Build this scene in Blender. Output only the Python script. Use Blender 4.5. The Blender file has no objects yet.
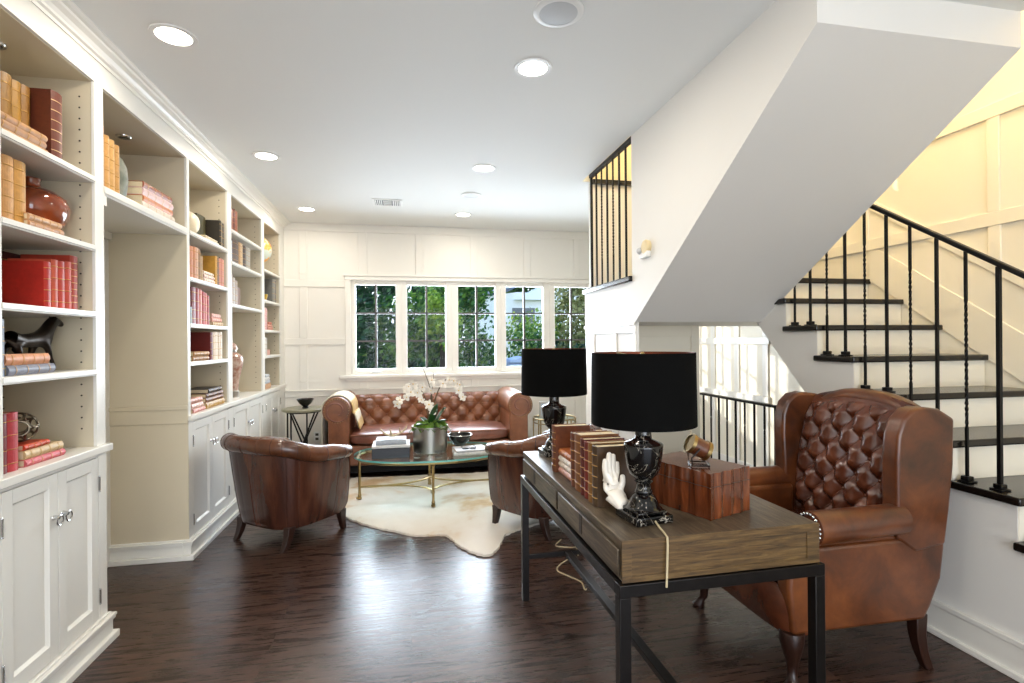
import bpy, bmesh, math, random
from math import sin, cos, pi, atan, radians as R
from mathutils import Vector, Matrix
random.seed(11)
sc = bpy.context.scene
COL = sc.collection

# ------------------------------------------------------------------ helpers
def lin(c):
    return tuple(((x/255)/12.92 if x/255 <= .04045 else ((x/255+.055)/1.055)**2.4) for x in c)

class MB:
    """collects geometry for ONE mesh"""
    def __init__(s): s.v=[]; s.f=[]; s.m=[]; s.mi=0
    def add(s, vs, fs):
        o=len(s.v); s.v+= [tuple(p) for p in vs]
        for f in fs: s.f.append(tuple(i+o for i in f)); s.m.append(s.mi)
        return s
    def box(s,x0,x1,y0,y1,z0,z1):
        vs=[(x,y,z) for z in (z0,z1) for y in (y0,y1) for x in (x0,x1)]
        return s.add(vs,[(0,2,3,1),(4,5,7,6),(0,1,5,4),(2,6,7,3),(0,4,6,2),(1,3,7,5)])
    def prism(s,poly,axis,a,b):
        # poly: 2D points; axis 'x': (y,z), 'y': (x,z), 'z': (x,y)
        def P(p,t): return {'x':(t,p[0],p[1]),'y':(p[0],t,p[1]),'z':(p[0],p[1],t)}[axis]
        n=len(poly); vs=[P(p,a) for p in poly]+[P(p,b) for p in poly]
        fs=[tuple(range(n)),tuple(range(2*n-1,n-1,-1))]+[(i,i+n,(i+1)%n+n,(i+1)%n) for i in range(n)]
        return s.add(vs,fs)
    def lathe(s,prof,n=32,cx=0,cy=0,cap=True):
        vs=[];fs=[]
        for r,z in prof:
            for k in range(n):
                t=2*pi*k/n; vs.append((cx+r*cos(t),cy+r*sin(t),z))
        m=len(prof)
        for j in range(m-1):
            for k in range(n):
                k2=(k+1)%n; fs.append((j*n+k,j*n+k2,(j+1)*n+k2,(j+1)*n+k))
        if cap and prof[0][0]>1e-5: fs.append(tuple(range(n-1,-1,-1)))
        if cap and prof[-1][0]>1e-5: fs.append(tuple((m-1)*n+k for k in range(n)))
        return s.add(vs,fs)
    def tube(s,pts,r,n=8,closed=False,flat=1.0,cap=True,up=None):
        pts=[Vector(p) for p in pts]; N=len(pts); rs=r if isinstance(r,(list,tuple)) else [r]*N
        vs=[];fs=[];prev=None
        for i,p in enumerate(pts):
            a=pts[(i-1)%N] if (closed or i>0) else p; b=pts[(i+1)%N] if (closed or i<N-1) else p
            t=(b-a); t=t.normalized() if t.length>1e-9 else Vector((0,0,1))
            if prev is None:
                u=Vector(up) if up else (Vector((0,0,1)) if abs(t.z)<.9 else Vector((1,0,0)))
            else: u=prev
            u=(u-t*u.dot(t))
            u=u.normalized() if u.length>1e-6 else t.orthogonal().normalized()
            prev=u; w=t.cross(u)
            for k in range(n):
                q=2*pi*k/n+pi/n; vs.append(p+(u*sin(q)*flat+w*cos(q))*rs[i])
        M=N if closed else N-1
        for i in range(M):
            for k in range(n):
                a0=i*n; b0=((i+1)%N)*n; k2=(k+1)%n; fs.append((a0+k,a0+k2,b0+k2,b0+k))
        if not closed and cap: fs.append(tuple(range(n-1,-1,-1))); fs.append(tuple((N-1)*n+k for k in range(n)))
        return s.add(vs,fs)
    def sphere(s,c,r,nu=24,nv=12,sc_=(1,1,1)):
        prof=[(max(1e-6,sin(pi*j/nv)),-cos(pi*j/nv)) for j in range(nv+1)]
        t=MB().lathe(prof,nu); return s.add([(c[0]+p[0]*r*sc_[0],c[1]+p[1]*r*sc_[1],c[2]+p[2]*r*sc_[2]) for p in t.v],t.f)
    def grid(s,fn,nu,nv,cu=False,cv=False):
        vs=[fn(i/(nu if cu else nu-1),j/(nv if cv else nv-1)) for j in range(nv) for i in range(nu)]
        fs=[]
        for j in range(nv if cv else nv-1):
            for i in range(nu if cu else nu-1):
                i2=(i+1)%nu;j2=(j+1)%nv; fs.append((j*nu+i,j*nu+i2,j2*nu+i2,j2*nu+i))
        return s.add(vs,fs)
    def xf(s,mat):
        s.v=[tuple(mat@Vector(p)) for p in s.v]; return s

def link(o): COL.objects.link(o); return o
def build(name,mb,mat,parent=None,bevel=0,seg=2,smooth=False,subsurf=0,loc=None,solid=0,angle=40):
    me=bpy.data.meshes.new(name); me.from_pydata(mb.v,[],mb.f)
    mats=mat if isinstance(mat,(list,tuple)) else [mat]
    for m in mats: me.materials.append(m)
    me.polygons.foreach_set('material_index',mb.m)
    bm=bmesh.new(); bm.from_mesh(me); bmesh.ops.recalc_face_normals(bm,faces=bm.faces); bm.to_mesh(me); bm.free()
    o=link(bpy.data.objects.new(name,me))
    if parent: o.parent=parent
    if loc: o.location=loc
    if solid:
        md=o.modifiers.new('thickness','SOLIDIFY'); md.thickness=solid; md.offset=-1
    if bevel:
        md=o.modifiers.new('edge','BEVEL'); md.width=bevel; md.segments=seg; md.limit_method='ANGLE'; md.angle_limit=R(35)
    if subsurf:
        md=o.modifiers.new('sub','SUBSURF'); md.levels=subsurf; md.render_levels=subsurf
    if smooth or bevel:
        me.polygons.foreach_set('use_smooth',[True]*len(me.polygons))
        if not subsurf:
            try: me.set_sharp_from_angle(angle=R(angle))
            except Exception: pass
    me.update(); return o
def tag(o,label,cat,group=None,kind=None):
    o['label']=label; o['category']=cat
    if group: o['group']=group
    if kind: o['kind']=kind
    return o
def thing(name,label,cat,loc=(0,0,0),rz=0,group=None):
    o=link(bpy.data.objects.new(name,None)); o.location=loc; o.rotation_euler=(0,0,rz); o.empty_display_size=.05
    return tag(o,label,cat,group)
def struct(name,mb,mat,label,cat,parent=None,**k):
    o=build(name,mb,mat,parent,**k)
    if parent is None: tag(o,label,cat,kind='structure')
    return o

# ------------------------------------------------------------------ materials
MATS={}
class N:
    """tiny node helper"""
    def __init__(s,name):
        s.m=bpy.data.materials.new(name); s.m.use_nodes=True; s.t=s.m.node_tree; s.b=s.t.nodes['Principled BSDF']; s.out=s.t.nodes['Material Output']
    def n(s,ty,**k):
        q=s.t.nodes.new(ty)
        for a,b in k.items():
            if a.startswith('i_'): q.inputs[a[2:].replace('_',' ')].default_value=b
            else: setattr(q,a,b)
        return q
    def l(s,a,b): s.t.links.new(a,b)
    def coord(s,scale=(1,1,1),kind='Object',rot=(0,0,0)):
        tc=s.n('ShaderNodeTexCoord'); mp=s.n('ShaderNodeMapping'); mp.inputs['Scale'].default_value=scale; mp.inputs['Rotation'].default_value=rot
        s.l(tc.outputs[kind],mp.inputs['Vector']); return mp.outputs['Vector']
    def noise(s,vec,scale,detail=4,rough=.5,dist=0):
        q=s.n('ShaderNodeTexNoise'); q.inputs['Scale'].default_value=scale; q.inputs['Detail'].default_value=detail; q.inputs['Roughness'].default_value=rough; q.inputs['Distortion'].default_value=dist
        s.l(vec,q.inputs['Vector']); return q.outputs['Fac']
    def ramp(s,fac,stops):
        q=s.n('ShaderNodeValToRGB'); e=q.color_ramp.elements
        while len(e)<len(stops): e.new(.5)
        for i,(p,c) in enumerate(stops): e[i].position=p; e[i].color=tuple(c)+(1,) if len(c)==3 else c
        s.l(fac,q.inputs['Fac']); return q.outputs['Color']
    def bump(s,h,strength=.2,dist=.01):
        q=s.n('ShaderNodeBump'); q.inputs['Strength'].default_value=strength; q.inputs['Distance'].default_value=dist
        s.l(h,q.inputs['Height']); s.l(q.outputs['Normal'],s.b.inputs['Normal'])
    def p(s,**k):
        for a,v in k.items():
            i=s.b.inputs[a.replace('_',' ')]
            i.default_value=(tuple(v)+(1,) if isinstance(v,tuple) and len(v)==3 else v)
        return s
def mat(name,rgb,rough=.5,metal=0,var=0,vscale=8,bump=0,bscale=60,coat=0,rgb2=None,sheen=0,stretch=(1,1,1)):
    if name in MATS: return MATS[name]
    q=N(name); a=lin(rgb); q.p(Base_Color=a,Roughness=rough,Metallic=metal,Coat_Weight=coat,Sheen_Weight=sheen)
    b=lin(rgb2) if rgb2 else tuple(x*(1-var) for x in a)
    v=q.coord(stretch)
    q.l(q.ramp(q.noise(v,vscale,5,.6),[(.3,b),(.7,a)]),q.b.inputs['Base Color'])
    if bump: q.bump(q.noise(v,bscale,3),bump,.004)
    MATS[name]=q.m; return q.m

WALL=mat('wall_paint',(234,230,222),.55,var=.02,vscale=2)
TRIM=mat('trim_paint',(238,234,226),.35,var=.02,vscale=2)
CEIL=mat('ceiling_paint',(232,233,231),.7,var=.01,vscale=1)
STAIRW=mat('stair_wall_paint',(232,229,224),.55,var=.02,vscale=2)
CREAM=mat('stair_cream_paint',(240,232,214),.5,var=.02,vscale=2)
YELLOW=mat('upper_hall_paint',(240,226,186),.6,var=.03,vscale=2)
CAB=mat('cabinet_paint',(227,225,219),.33,var=.03,vscale=3)
CAB_SHADED=mat('cabinet_paint_shaded',(202,191,168),.45,var=.04,vscale=3)  # cabinet white toned down to tan: shade put into the colour
BLACKWOOD=mat('ebony_tread',(24,19,16),.22,var=.4,vscale=20,stretch=(1,12,12))
IRON=mat('black_iron',(20,19,20),.42,metal=.6,var=.2,vscale=30)
BRONZE=mat('dark_bronze_steel',(46,43,42),.33,metal=.85,var=.25,vscale=20)
BRASS=mat('aged_brass',(158,134,88),.28,metal=1,var=.2,vscale=20)
CHROME=mat('polished_nickel',(205,205,205),.15,metal=1,var=.05)
SILVER=mat('brushed_silver',(180,176,168),.32,metal=1,var=.2,vscale=30,stretch=(1,1,.2))
DARKWOOD=mat('dark_leg_wood',(48,26,18),.3,var=.4,vscale=20,stretch=(8,8,1))
BLACKC=mat('black_lacquer',(14,13,14),.15,var=.2)
SHADE=mat('black_shade_fabric',(7,7,7),.9,var=.2,vscale=60,bump=.15,bscale=300)
SHADE.node_tree.nodes['Principled BSDF'].inputs['Specular IOR Level'].default_value=.08
SHADEIN=mat('copper_shade_lining',(120,60,34),.4,metal=.6,var=.2)
PAPER=mat('page_edges',(222,206,172),.8,var=.15,vscale=30)
WHITEC=mat('white_ceramic',(236,228,216),.35,var=.04)
PLASTIC=mat('white_plastic',(236,236,234),.4,var=.02)
GREYP=mat('grey_grille',(196,198,200),.5,var=.06,vscale=300)
BLACKFAB=mat('black_dust_cover',(12,12,13),.9,var=.2)

def leather(name,dark,mid,light,rough=.3,sc_=5,bmp=.12,st=(1,1,1)):
    q=N(name); v=q.coord(); f=q.noise(q.coord(st),sc_,6,.62,.4)
    q.l(q.ramp(f,[(.28,lin(dark)),(.5,lin(mid)),(.75,lin(light))]),q.b.inputs['Base Color'])
    q.p(Roughness=rough,Coat_Weight=.25,Coat_Roughness=.25)
    q.bump(q.noise(v,220,3),bmp,.002); return q.m
LEATHER_WING=leather('cognac_leather',(50,24,11),(90,46,20),(124,70,34),.3)
LEATHER_SEAT=leather('oxblood_leather',(44,20,12),(82,40,23),(112,60,36),.2)
LEATHER_TUB=leather('mahogany_leather',(34,18,14),(66,35,25),(108,64,44),.25,7,.12,(1,1,.12))
LEATHER_TUBROLL=leather('chestnut_leather',(58,32,22),(92,54,34),(126,78,50),.25,4)
LEATHER_SOFA=leather('tan_leather',(92,54,34),(128,78,50),(152,100,70),.33,4)
LEATHER_CUSH=leather('rose_tan_leather',(100,58,46),(126,78,62),(152,104,88),.3,4)

def floor_mat():
    q=N('dark_oak_planks'); tc=q.n('ShaderNodeTexCoord'); 
    br=q.n('ShaderNodeTexBrick'); br.offset=.37; br.inputs['Scale'].default_value=1; br.inputs['Brick Width'].default_value=1.7; br.inputs['Row Height'].default_value=.14
    br.inputs['Mortar Size'].default_value=.0012; br.inputs['Color1'].default_value=(.25,.25,.25,1); br.inputs['Color2'].default_value=(.75,.75,.75,1); br.inputs['Mortar'].default_value=(0,0,0,1)
    q.l(tc.outputs['Object'],br.inputs['Vector'])
    sep=q.n('ShaderNodeSeparateColor'); q.l(br.outputs['Color'],sep.inputs['Color'])
    off=q.n('ShaderNodeVectorMath',operation='MULTIPLY_ADD'); 
    cmb=q.n('ShaderNodeCombineXYZ'); q.l(sep.outputs['Red'],cmb.inputs['X']); q.l(sep.outputs['Red'],cmb.inputs['Z'])
    off.inputs[1].default_value=(9,0,7); q.l(cmb.outputs['Vector'],off.inputs[0]); q.l(tc.outputs['Object'],off.inputs[2])
    mp=q.n('ShaderNodeMapping'); mp.inputs['Scale'].default_value=(.9,9,1); q.l(off.outputs['Vector'],mp.inputs['Vector'])
    g=q.noise(mp.outputs['Vector'],3.2,8,.66,1.6)
    mp2=q.n('ShaderNodeMapping'); mp2.inputs['Scale'].default_value=(3,90,1); q.l(off.outputs['Vector'],mp2.inputs['Vector'])
    g2=q.noise(mp2.outputs['Vector'],4,4,.6,.3)
    mx=q.n('ShaderNodeMath',operation='MULTIPLY_ADD'); q.l(g2,mx.inputs[0]); mx.inputs[1].default_value=.22
    q.l(g,mx.inputs[2])
    col=q.ramp(mx.outputs[0],[(.36,lin((25,16,12))),(.56,lin((50,33,26))),(.8,lin((90,62,50)))])
    mul=q.n('ShaderNodeMix',data_type='RGBA',blend_type='MULTIPLY'); mul.inputs[0].default_value=.55
    q.l(col,mul.inputs[6]); 
    rr=q.ramp(sep.outputs['Red'],[(0,(.25,.25,.25)),(.2,(.62,.62,.62)),(.8,(1.1,1.1,1.1))]); q.l(rr,mul.inputs[7])
    q.l(mul.outputs[2],q.b.inputs['Base Color'])
    rg=q.n('ShaderNodeMapRange'); q.l(mx.outputs[0],rg.inputs['Value']); rg.inputs['From Min'].default_value=.3; rg.inputs['From Max'].default_value=.9; rg.inputs['To Min'].default_value=.20; rg.inputs['To Max'].default_value=.36
    q.l(rg.outputs[0],q.b.inputs['Roughness'])
    q.p(Specular_IOR_Level=.55)
    h=q.n('ShaderNodeMath',operation='MULTIPLY_ADD'); q.l(br.outputs['Fac'],h.inputs[0]); h.inputs[1].default_value=-.8; q.l(mx.outputs[0],h.inputs[2])
    q.bump(h.outputs[0],.07,.004); return q.m
FLOOR=floor_mat()

def oak_mat():
    q=N('cerused_grey_oak'); v=q.coord((22,1.6,22)); g=q.noise(v,4,8,.7,.8)
    v2=q.coord((2,2,2)); w=q.noise(v2,2,3)
    mx=q.n('ShaderNodeMath',operation='MULTIPLY_ADD'); q.l(w,mx.inputs[0]); mx.inputs[1].default_value=.25; q.l(g,mx.inputs[2])
    q.l(q.ramp(mx.outputs[0],[(.4,lin((36,29,23))),(.6,lin((74,62,48))),(.85,lin((118,104,84)))]),q.b.inputs['Base Color'])
    q.p(Roughness=.38); q.bump(g,.3,.003); return q.m
OAK=oak_mat()
def oakx():
    q=N('cerused_grey_oak_crosswise'); v=q.coord((1.6,22,22)); g=q.noise(v,4,8,.7,.8)
    q.l(q.ramp(g,[(.3,lin((40,28,14))),(.5,lin((84,62,33))),(.75,lin((124,98,58)))]),q.b.inputs['Base Color'])
    q.p(Roughness=.4); q.bump(g,.3,.003); return q.m
OAKX=oakx()

def marble():
    q=N('black_marble'); v=q.coord(); 
    mu=q.n('ShaderNodeTexNoise'); mu.inputs['Scale'].default_value=7; mu.inputs['Detail'].default_value=6; mu.inputs['Distortion'].default_value=2.2; q.l(v,mu.inputs['Vector'])
    ab=q.n('ShaderNodeMath',operation='SUBTRACT'); q.l(mu.outputs['Fac'],ab.inputs[0]); ab.inputs[1].default_value=.5
    a2=q.n('ShaderNodeMath',operation='ABSOLUTE'); q.l(ab.outputs[0],a2.inputs[0])
    # broad pale patches break out where a second, larger pattern allows it
    big=q.noise(v,4.5,2); mm=q.n('ShaderNodeMapRange'); q.l(big,mm.inputs['Value']); mm.inputs['From Min'].default_value=.42; mm.inputs['From Max'].default_value=.68; mm.inputs['To Min'].default_value=1.4; mm.inputs['To Max'].default_value=.25
    dv=q.n('ShaderNodeMath',operation='MULTIPLY'); q.l(a2.outputs[0],dv.inputs[0]); q.l(mm.outputs[0],dv.inputs[1])
    q.l(q.ramp(dv.outputs[0],[(0,lin((190,180,165))),(.0016,lin((80,74,66))),(.004,lin((10,9,9)))]),q.b.inputs['Base Color'])
    q.p(Roughness=.1); return q.m
MARBLE=marble()

def hide_mat():
    q=N('cowhide_fur'); v=q.coord(); g=q.noise(v,1.3,4,.6,.6)
    q.l(q.ramp(g,[(.3,lin((230,224,216))),(.54,lin((216,205,190))),(.62,lin((196,162,118))),(.75,lin((168,124,78)))]),q.b.inputs['Base Color'])
    q.p(Roughness=.9,Sheen_Weight=.3); v2=q.coord((1,3,1)); q.bump(q.noise(v2,120,3),.35,.004); return q.m
HIDE=hide_mat()

def glass_mat(name,tint=(1,1,1),ior=1.45):
    q=N(name); t=q.t; t.nodes.remove(q.b)
    tr=t.nodes.new('ShaderNodeBsdfTransparent'); tr.inputs['Color'].default_value=(*tint,1)
    g=t.nodes.new('ShaderNodeBsdfGlossy'); g.inputs['Roughness'].default_value=.02
    fr=t.nodes.new('ShaderNodeFresnel'); fr.inputs['IOR'].default_value=ior
    ge=t.nodes.new('ShaderNodeNewGeometry'); su=t.nodes.new('ShaderNodeMath'); su.operation='SUBTRACT'; su.inputs[0].default_value=1; q.l(ge.outputs['Backfacing'],su.inputs[1])
    ml=t.nodes.new('ShaderNodeMath'); ml.operation='MULTIPLY'; q.l(su.outputs[0],ml.inputs[0]); q.l(fr.outputs[0],ml.inputs[1])
    mx=t.nodes.new('ShaderNodeMixShader'); q.l(ml.outputs[0],mx.inputs[0]); q.l(tr.outputs[0],mx.inputs[1]); q.l(g.outputs[0],mx.inputs[2]); q.l(mx.outputs[0],q.out.inputs['Surface'])
    return q.m
GLASS=glass_mat('window_glass',(.97,.98,.98),1.2)
TGLASS=glass_mat('table_glass',(.86,.96,.95))
GEDGE=mat('green_glass_edge',(110,190,185),.12,var=.1)
def emis(name,rgb,st):
    q=N(name); q.p(Base_Color=rgb,Emission_Color=rgb,Emission_Strength=st); return q.m
BULB=emis('lit_downlight',(1,.93,.8),9)
PUCK=mat('puck_lens',(60,58,52),.2,var=.2)

# ------------------------------------------------------------------ camera
cam=bpy.data.cameras.new('camera'); camo=link(bpy.data.objects.new('camera',cam)); sc.camera=camo
cam.sensor_width=36; cam.sensor_fit='HORIZONTAL'; cam.lens=524.28/1024*36; cam.shift_y=-.35/1024
yaw=.1933; roll=.0078
fw=Vector((sin(yaw),cos(yaw),0)); rt=Vector((cos(yaw),-sin(yaw),0)); up=Vector((0,0,1))
rot=Matrix((rt,up,-fw)).transposed()@Matrix.Rotation(-roll,3,'Z')
camo.matrix_world=Matrix.Translation((0,0,1.38))@rot.to_4x4()
cam.clip_start=.02; cam.clip_end=300

# ------------------------------------------------------------------ room shell
XL,XR,YB,YF,CZ=-1.85,3.30,6.35,-3.0,2.752
XS,XU=2.406,1.469              # face of the lower stair, face of the stair enclosure
b=MB()
for x0,x1,y0,y1 in ((XL-.1,XS+.054,YF,YB+.2),(XS+.054,XR+.1,YF,2.2),(XS+.054,XR+.1,4.3,YB+.2)): b.box(x0,x1,y0,y1,-.2,0)
struct('floor',b,FLOOR,'dark brown oak plank floor with a satin gloss across the room','floor')
b=MB().box(XL-.1,XU,YF,YB+.2,CZ,CZ+.15); b.box(XU,XR+.1,4.32,YB+.2,CZ,CZ+.15)
struct('ceiling',b,CEIL,'flat white ceiling with recessed lights over the main room','ceiling')
b=MB().box(XU,XS,YF,1.662,2.68,2.9); b.box(XS,XR+.1,YF,.3,2.68,2.9)
struct('ceiling_lowered',b,CEIL,'lowered white ceiling strip in front of the sloping stair underside','ceiling')
# far wall with the window opening
WX0,WX1,WZ0,WZ1=-.665,2.29,1.02,2.105
b=MB(); b.box(XL-.1,WX0,YB,YB+.2,0,CZ+.1); b.box(WX1,XR+.1,YB,YB+.2,0,CZ+.1); b.box(WX0,WX1,YB,YB+.2,0,WZ0); b.box(WX0,WX1,YB,YB+.2,WZ1,CZ+.1)
struct('wall_back',b,WALL,'cream panelled far wall around the row of casement windows','wall')
struct('wall_left',MB().box(XL-.1,XL,YF,YB,0,CZ+.1),WALL,'painted wall behind the built-in bookcases','wall')
struct('wall_right',MB().box(XR,XR+.1,YF,YB,-2.6,5.3),CREAM,'warm cream panelled wall beside the stairs','wall')
# rear wall, behind the camera, with a wide unglazed opening added to let in fill light
b=MB(); b.box(XL-.1,-1.3,YF-.2,YF,0,CZ+.1); b.box(2.7,XR+.1,YF-.2,YF,0,CZ+.1); b.box(-1.3,2.7,YF-.2,YF,2.4,CZ+.1); b.box(-1.3,2.7,YF-.2,YF,0,.1)
struct('wall_front',b,WALL,'wall behind the camera with a wide opening added for fill light','wall')

# panelling on the far wall
T=.014
b=MB()
for x0,x1 in ((-1.23,-1.143),(-.579,-.478),(.081,.169),(.733,.818),(1.398,1.481),(2.045,2.115),(2.62,2.71)):
    b.box(x0,x1,YB-T+.002,YB,2.176,2.66)
    b.box(x0,x1,YB-T+.002,YB,.151,.76); b.box(x0,x1,YB-T+.002,YB,.841,.924)
for z0,z1 in ((.9241,1.355),(1.43,2.02),(2.10,2.176)): b.box(-1.23,-1.143,YB-T+.002,YB,z0,z1)
b.box(-1.394,XR,YB-T,YB,2.66,CZ)
b.box(-1.394,-.728,YB-T,YB,2.02,2.10); b.box(-1.394,-.728,YB-T,YB,1.355,1.43)
b.box(-1.394,XR,YB-T,YB,.76,.8249); b.box(-1.394,XR,YB-.03,YB,.825,.84)
b.box(2.35,XR,YB-T,YB,2.02,2.10)
struct('trim_1',b,WALL,'raised batten and rail panelling on the far wall','trim',bevel=.003)
struct('baseboard_back',MB().box(-1.394,XR,YB-.02,YB,0,.15).box(-1.394,XR,YB-.03,YB,0,.03),TRIM,'white baseboard along the far wall','baseboard',bevel=.004)
# window casing, sill and mullions
b=MB()
b.box(-.728,WX0,YB-.03,YB,1.0002,WZ1-.0002); b.box(WX1,2.352,YB-.03,YB,1.0002,WZ1-.0002); b.box(-.728,2.352,YB-.03,YB,WZ1,2.15); 
b.box(-.79,2.41,YB-.075,YB+.02,.965,1.0); b.box(-.728,2.352,YB-.025,YB,.925,.965)
struct('trim_13',MB().box(-.745,2.37,YB-.045,YB-.001,2.151,2.175),TRIM,'projecting cap above the window row','trim')
struct('trim_2',b,TRIM,'white casing and projecting sill framing the window row','trim',bevel=.004)
panes=[(-.615,-.156),(-.023,.432),(.583,1.042),(1.173,1.649),(1.798,2.245)]
MUNT=mat('bronze_muntin',(92,88,84),.4,metal=.3,var=.1)
names=['leftmost casement window, dark trees behind its panes, crank handle at its foot','second casement window from the left, above the sofa left half','middle casement window, directly above the orchid and the sofa','fourth casement window, showing a white house and grey bin','rightmost casement window, half behind the black lamp shades']
for i,(a,c) in enumerate(panes):
    z0,z1=1.067,2.057; w=.046
    L_=(WX0 if i==0 else (panes[i-1][1]+a)/2); R_=(WX1 if i==4 else (c+panes[i+1][0])/2)
    b=MB(); y0,y1=YB+.03,YB+.085
    b.box(L_,a,y0-.015,y1,WZ0,WZ1); b.box(c,R_,y0-.015,y1,WZ0,WZ1); b.box(a,c,y0,y1,WZ0,z0); b.box(a,c,y0,y1,z1,WZ1)
    root=struct('window_%d'%(i+1),b,TRIM,names[i],'window',bevel=.004)
    m=MB(); mid=(a+c)/2
    m.box(mid-.012,mid+.012,YB+.05,YB+.075,z0,z1)
    for z in (1.723,1.392): m.box(a,c,YB+.05,YB+.075,z-.010,z+.010)
    build('window_muntin',m,MUNT,root)
    build('window_pane',MB().box(a-.005,c+.005,YB+.06,YB+.066,z0-.005,z1+.005),GLASS,root)
    if i==0:
        build('window_crank',MB().box(mid-.07,mid+.07,YB-.0,YB+.035,1.012,1.03).tube([(mid-.05,YB+.005,1.03),(mid,YB-.01,1.04),(mid+.05,YB-.01,1.035)],.008,8),PLASTIC,root,bevel=.004)

# ------------------------------------------------------------------ stairs
def RK(k): return .631+.264*k          # y of the riser below tread k
def TZ(k): return .1813*k+.012
LZ=1.812                                # landing
st=thing('staircase','white staircase with glossy black treads climbing along the cream wall','stairs',(0,0,0))
poly=[(RK(1),0)]
for k in range(1,10): poly+= [(RK(k),TZ(k)-.036),(RK(k+1),TZ(k)-.036)]
poly+=[(RK(10),1.5),(3.30,1.5),(2.75,.955),(2.75,0)]
build('stringer',MB().prism(poly,'x',XS,XS+.054),STAIRW,st)
for k in range(1,10):
    t=MB().box(XS-.03,XR-.004,RK(k)-.03,RK(k+1),TZ(k)-.034,TZ(k))
    build('tread',t,BLACKWOOD,st,bevel=.008,seg=3)
for k in range(1,11):
    build('riser',MB().box(XS+.002,XR-.004,RK(k)-.004,RK(k)+.02,TZ(k-1) if k>1 else 0,TZ(k)-.034),CREAM,st)
# sloping underside beneath the flight
build('underside',MB().prism([(2.75,.955),(3.30,1.5),(3.30,1.58),(2.72,1.0)],'x',XS+.054,XR-.004),STAIRW,st)
# wall closing the space under the stair towards the basement
struct('wall_under_stair',MB().box(XS+.054,XR,2.2,2.26,-2.6,.50),STAIRW,'wall closing the lower part of the stair','wall')
# landing slab and enclosure of the upper flight
SL=(2.535-1.5)/(3.254-1.662)
poly=[(1.662,2.535),(3.254,1.5),(4.26,1.5),(4.26,1.775),(3.295,1.775),(3.295,CZ+.1),(1.662,CZ+.1)]
struct('wall_stair_enclosure',MB().prism(poly,'x',XU,XU+.09),STAIRW,'white wall enclosing the upper flight, with a sloping lower edge','wall')
# underside and steps of the upper flight
poly=[(1.662,2.535),(3.254,1.5),(4.26,1.5),(4.26,1.775),(3.27,1.775)]
yy=3.27; zz=1.775
while zz<2.75 and yy>1.9:
    zz+=.1813; poly.append((yy,zz)); yy-=.264; poly.append((yy,zz))
poly+= [(1.662,zz),(1.662,2.68)]
struct('ceiling_stair_slope',MB().prism(poly,'x',XU+.09,XS),STAIRW,'sloping plaster underside of the upper stair flight','ceiling')
struct('ceiling_landing',MB().box(XS,XR,RK(10)+.02,4.26,1.5,1.775),STAIRW,'slab of the stair landing','ceiling')
lt=MB().box(XS-.03,XR,RK(10)-.03,4.26,1.775,LZ); lt.box(XU-.025,XS,3.29,4.26,1.775,LZ)
struct('trim_3',lt,BLACKWOOD,'black landing floor whose edge shows as a dark sill under the railing','trim',bevel=.006)
struct('wall_landing',MB().box(1.535,XR,4.26,4.33,1.5,2.74),STAIRW,'white wall behind the landing','wall')
struct('wall_upper_hall',MB().box(1.54,XR,4.28,4.33,2.753,5.2).box(XU-.12,XU-.02,.2,4.33,CZ+.15,5.2).box(XU-.1,XR,.2,.3,2.9,5.2),YELLOW,'warm yellow wall of the hall above the landing','wall')
struct('trim_4',MB().box(1.54,XR,4.225,4.26,2.715,2.75),BLACKWOOD,'dark edge of the upper floor behind the landing railing','trim')
struct('ceiling_upper_hall',MB().box(XU-.12,XR+.1,.2,4.35,5.2,5.3),YELLOW,'ceiling of the upper hall','ceiling')
# walls below the landing
struct('wall_alcove',MB().box(XU+.012,XS+.0,4.06,4.26,0,1.5),CREAM,'cream wall recessed below the landing','wall')
b=MB(); b.box(XS-.075,XS-.001,4.045,4.06,.14,1.499); b.box(XU+.1,XS-.0751,4.045,4.06,1.41,1.499); b.box(XU+.1,XU+.17,4.045,4.06,.14,1.4099); b.box(XU+.1701,XS-.0751,4.045,4.06,.70,.79)
struct('trim_5',b,CREAM,'raised panel moulding on the cream wall under the landing','trim',bevel=.003)
struct('wall_stair_side',MB().box(XU+.012,XU+.03,3.26,4.06,0,1.5),STAIRW,'white panelled wall below the landing railing','wall')
b=MB(); x0,x1=XU,XU+.012
b.box(x0,x1,3.254,4.26,1.43,1.5); b.box(x0-.012,x1,3.254,4.26,1.478,1.5)
for y0,y1 in ((3.255,3.29),(3.585,3.64),(4.05,4.259)): b.box(x0+.002,x1,y0,y1,.151,1.4299)
b.box(x0,x1,3.254,4.26,.76,.85); b.box(x0-.008,x1,3.254,4.26,0,.15)
struct('trim_6',b,TRIM,'white panel moulding on the wall below the landing railing','trim',bevel=.003)
# baseboard on the stair wall
struct('baseboard_right',MB().box(XS-.014,XS,.63,2.75,0,.135).box(XS-.02,XS,.63,2.75,.135,.16).box(XS-.028,XS,.63,2.75,0,.028),TRIM,'white baseboard with shoe moulding along the stair side','baseboard',bevel=.004)
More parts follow.
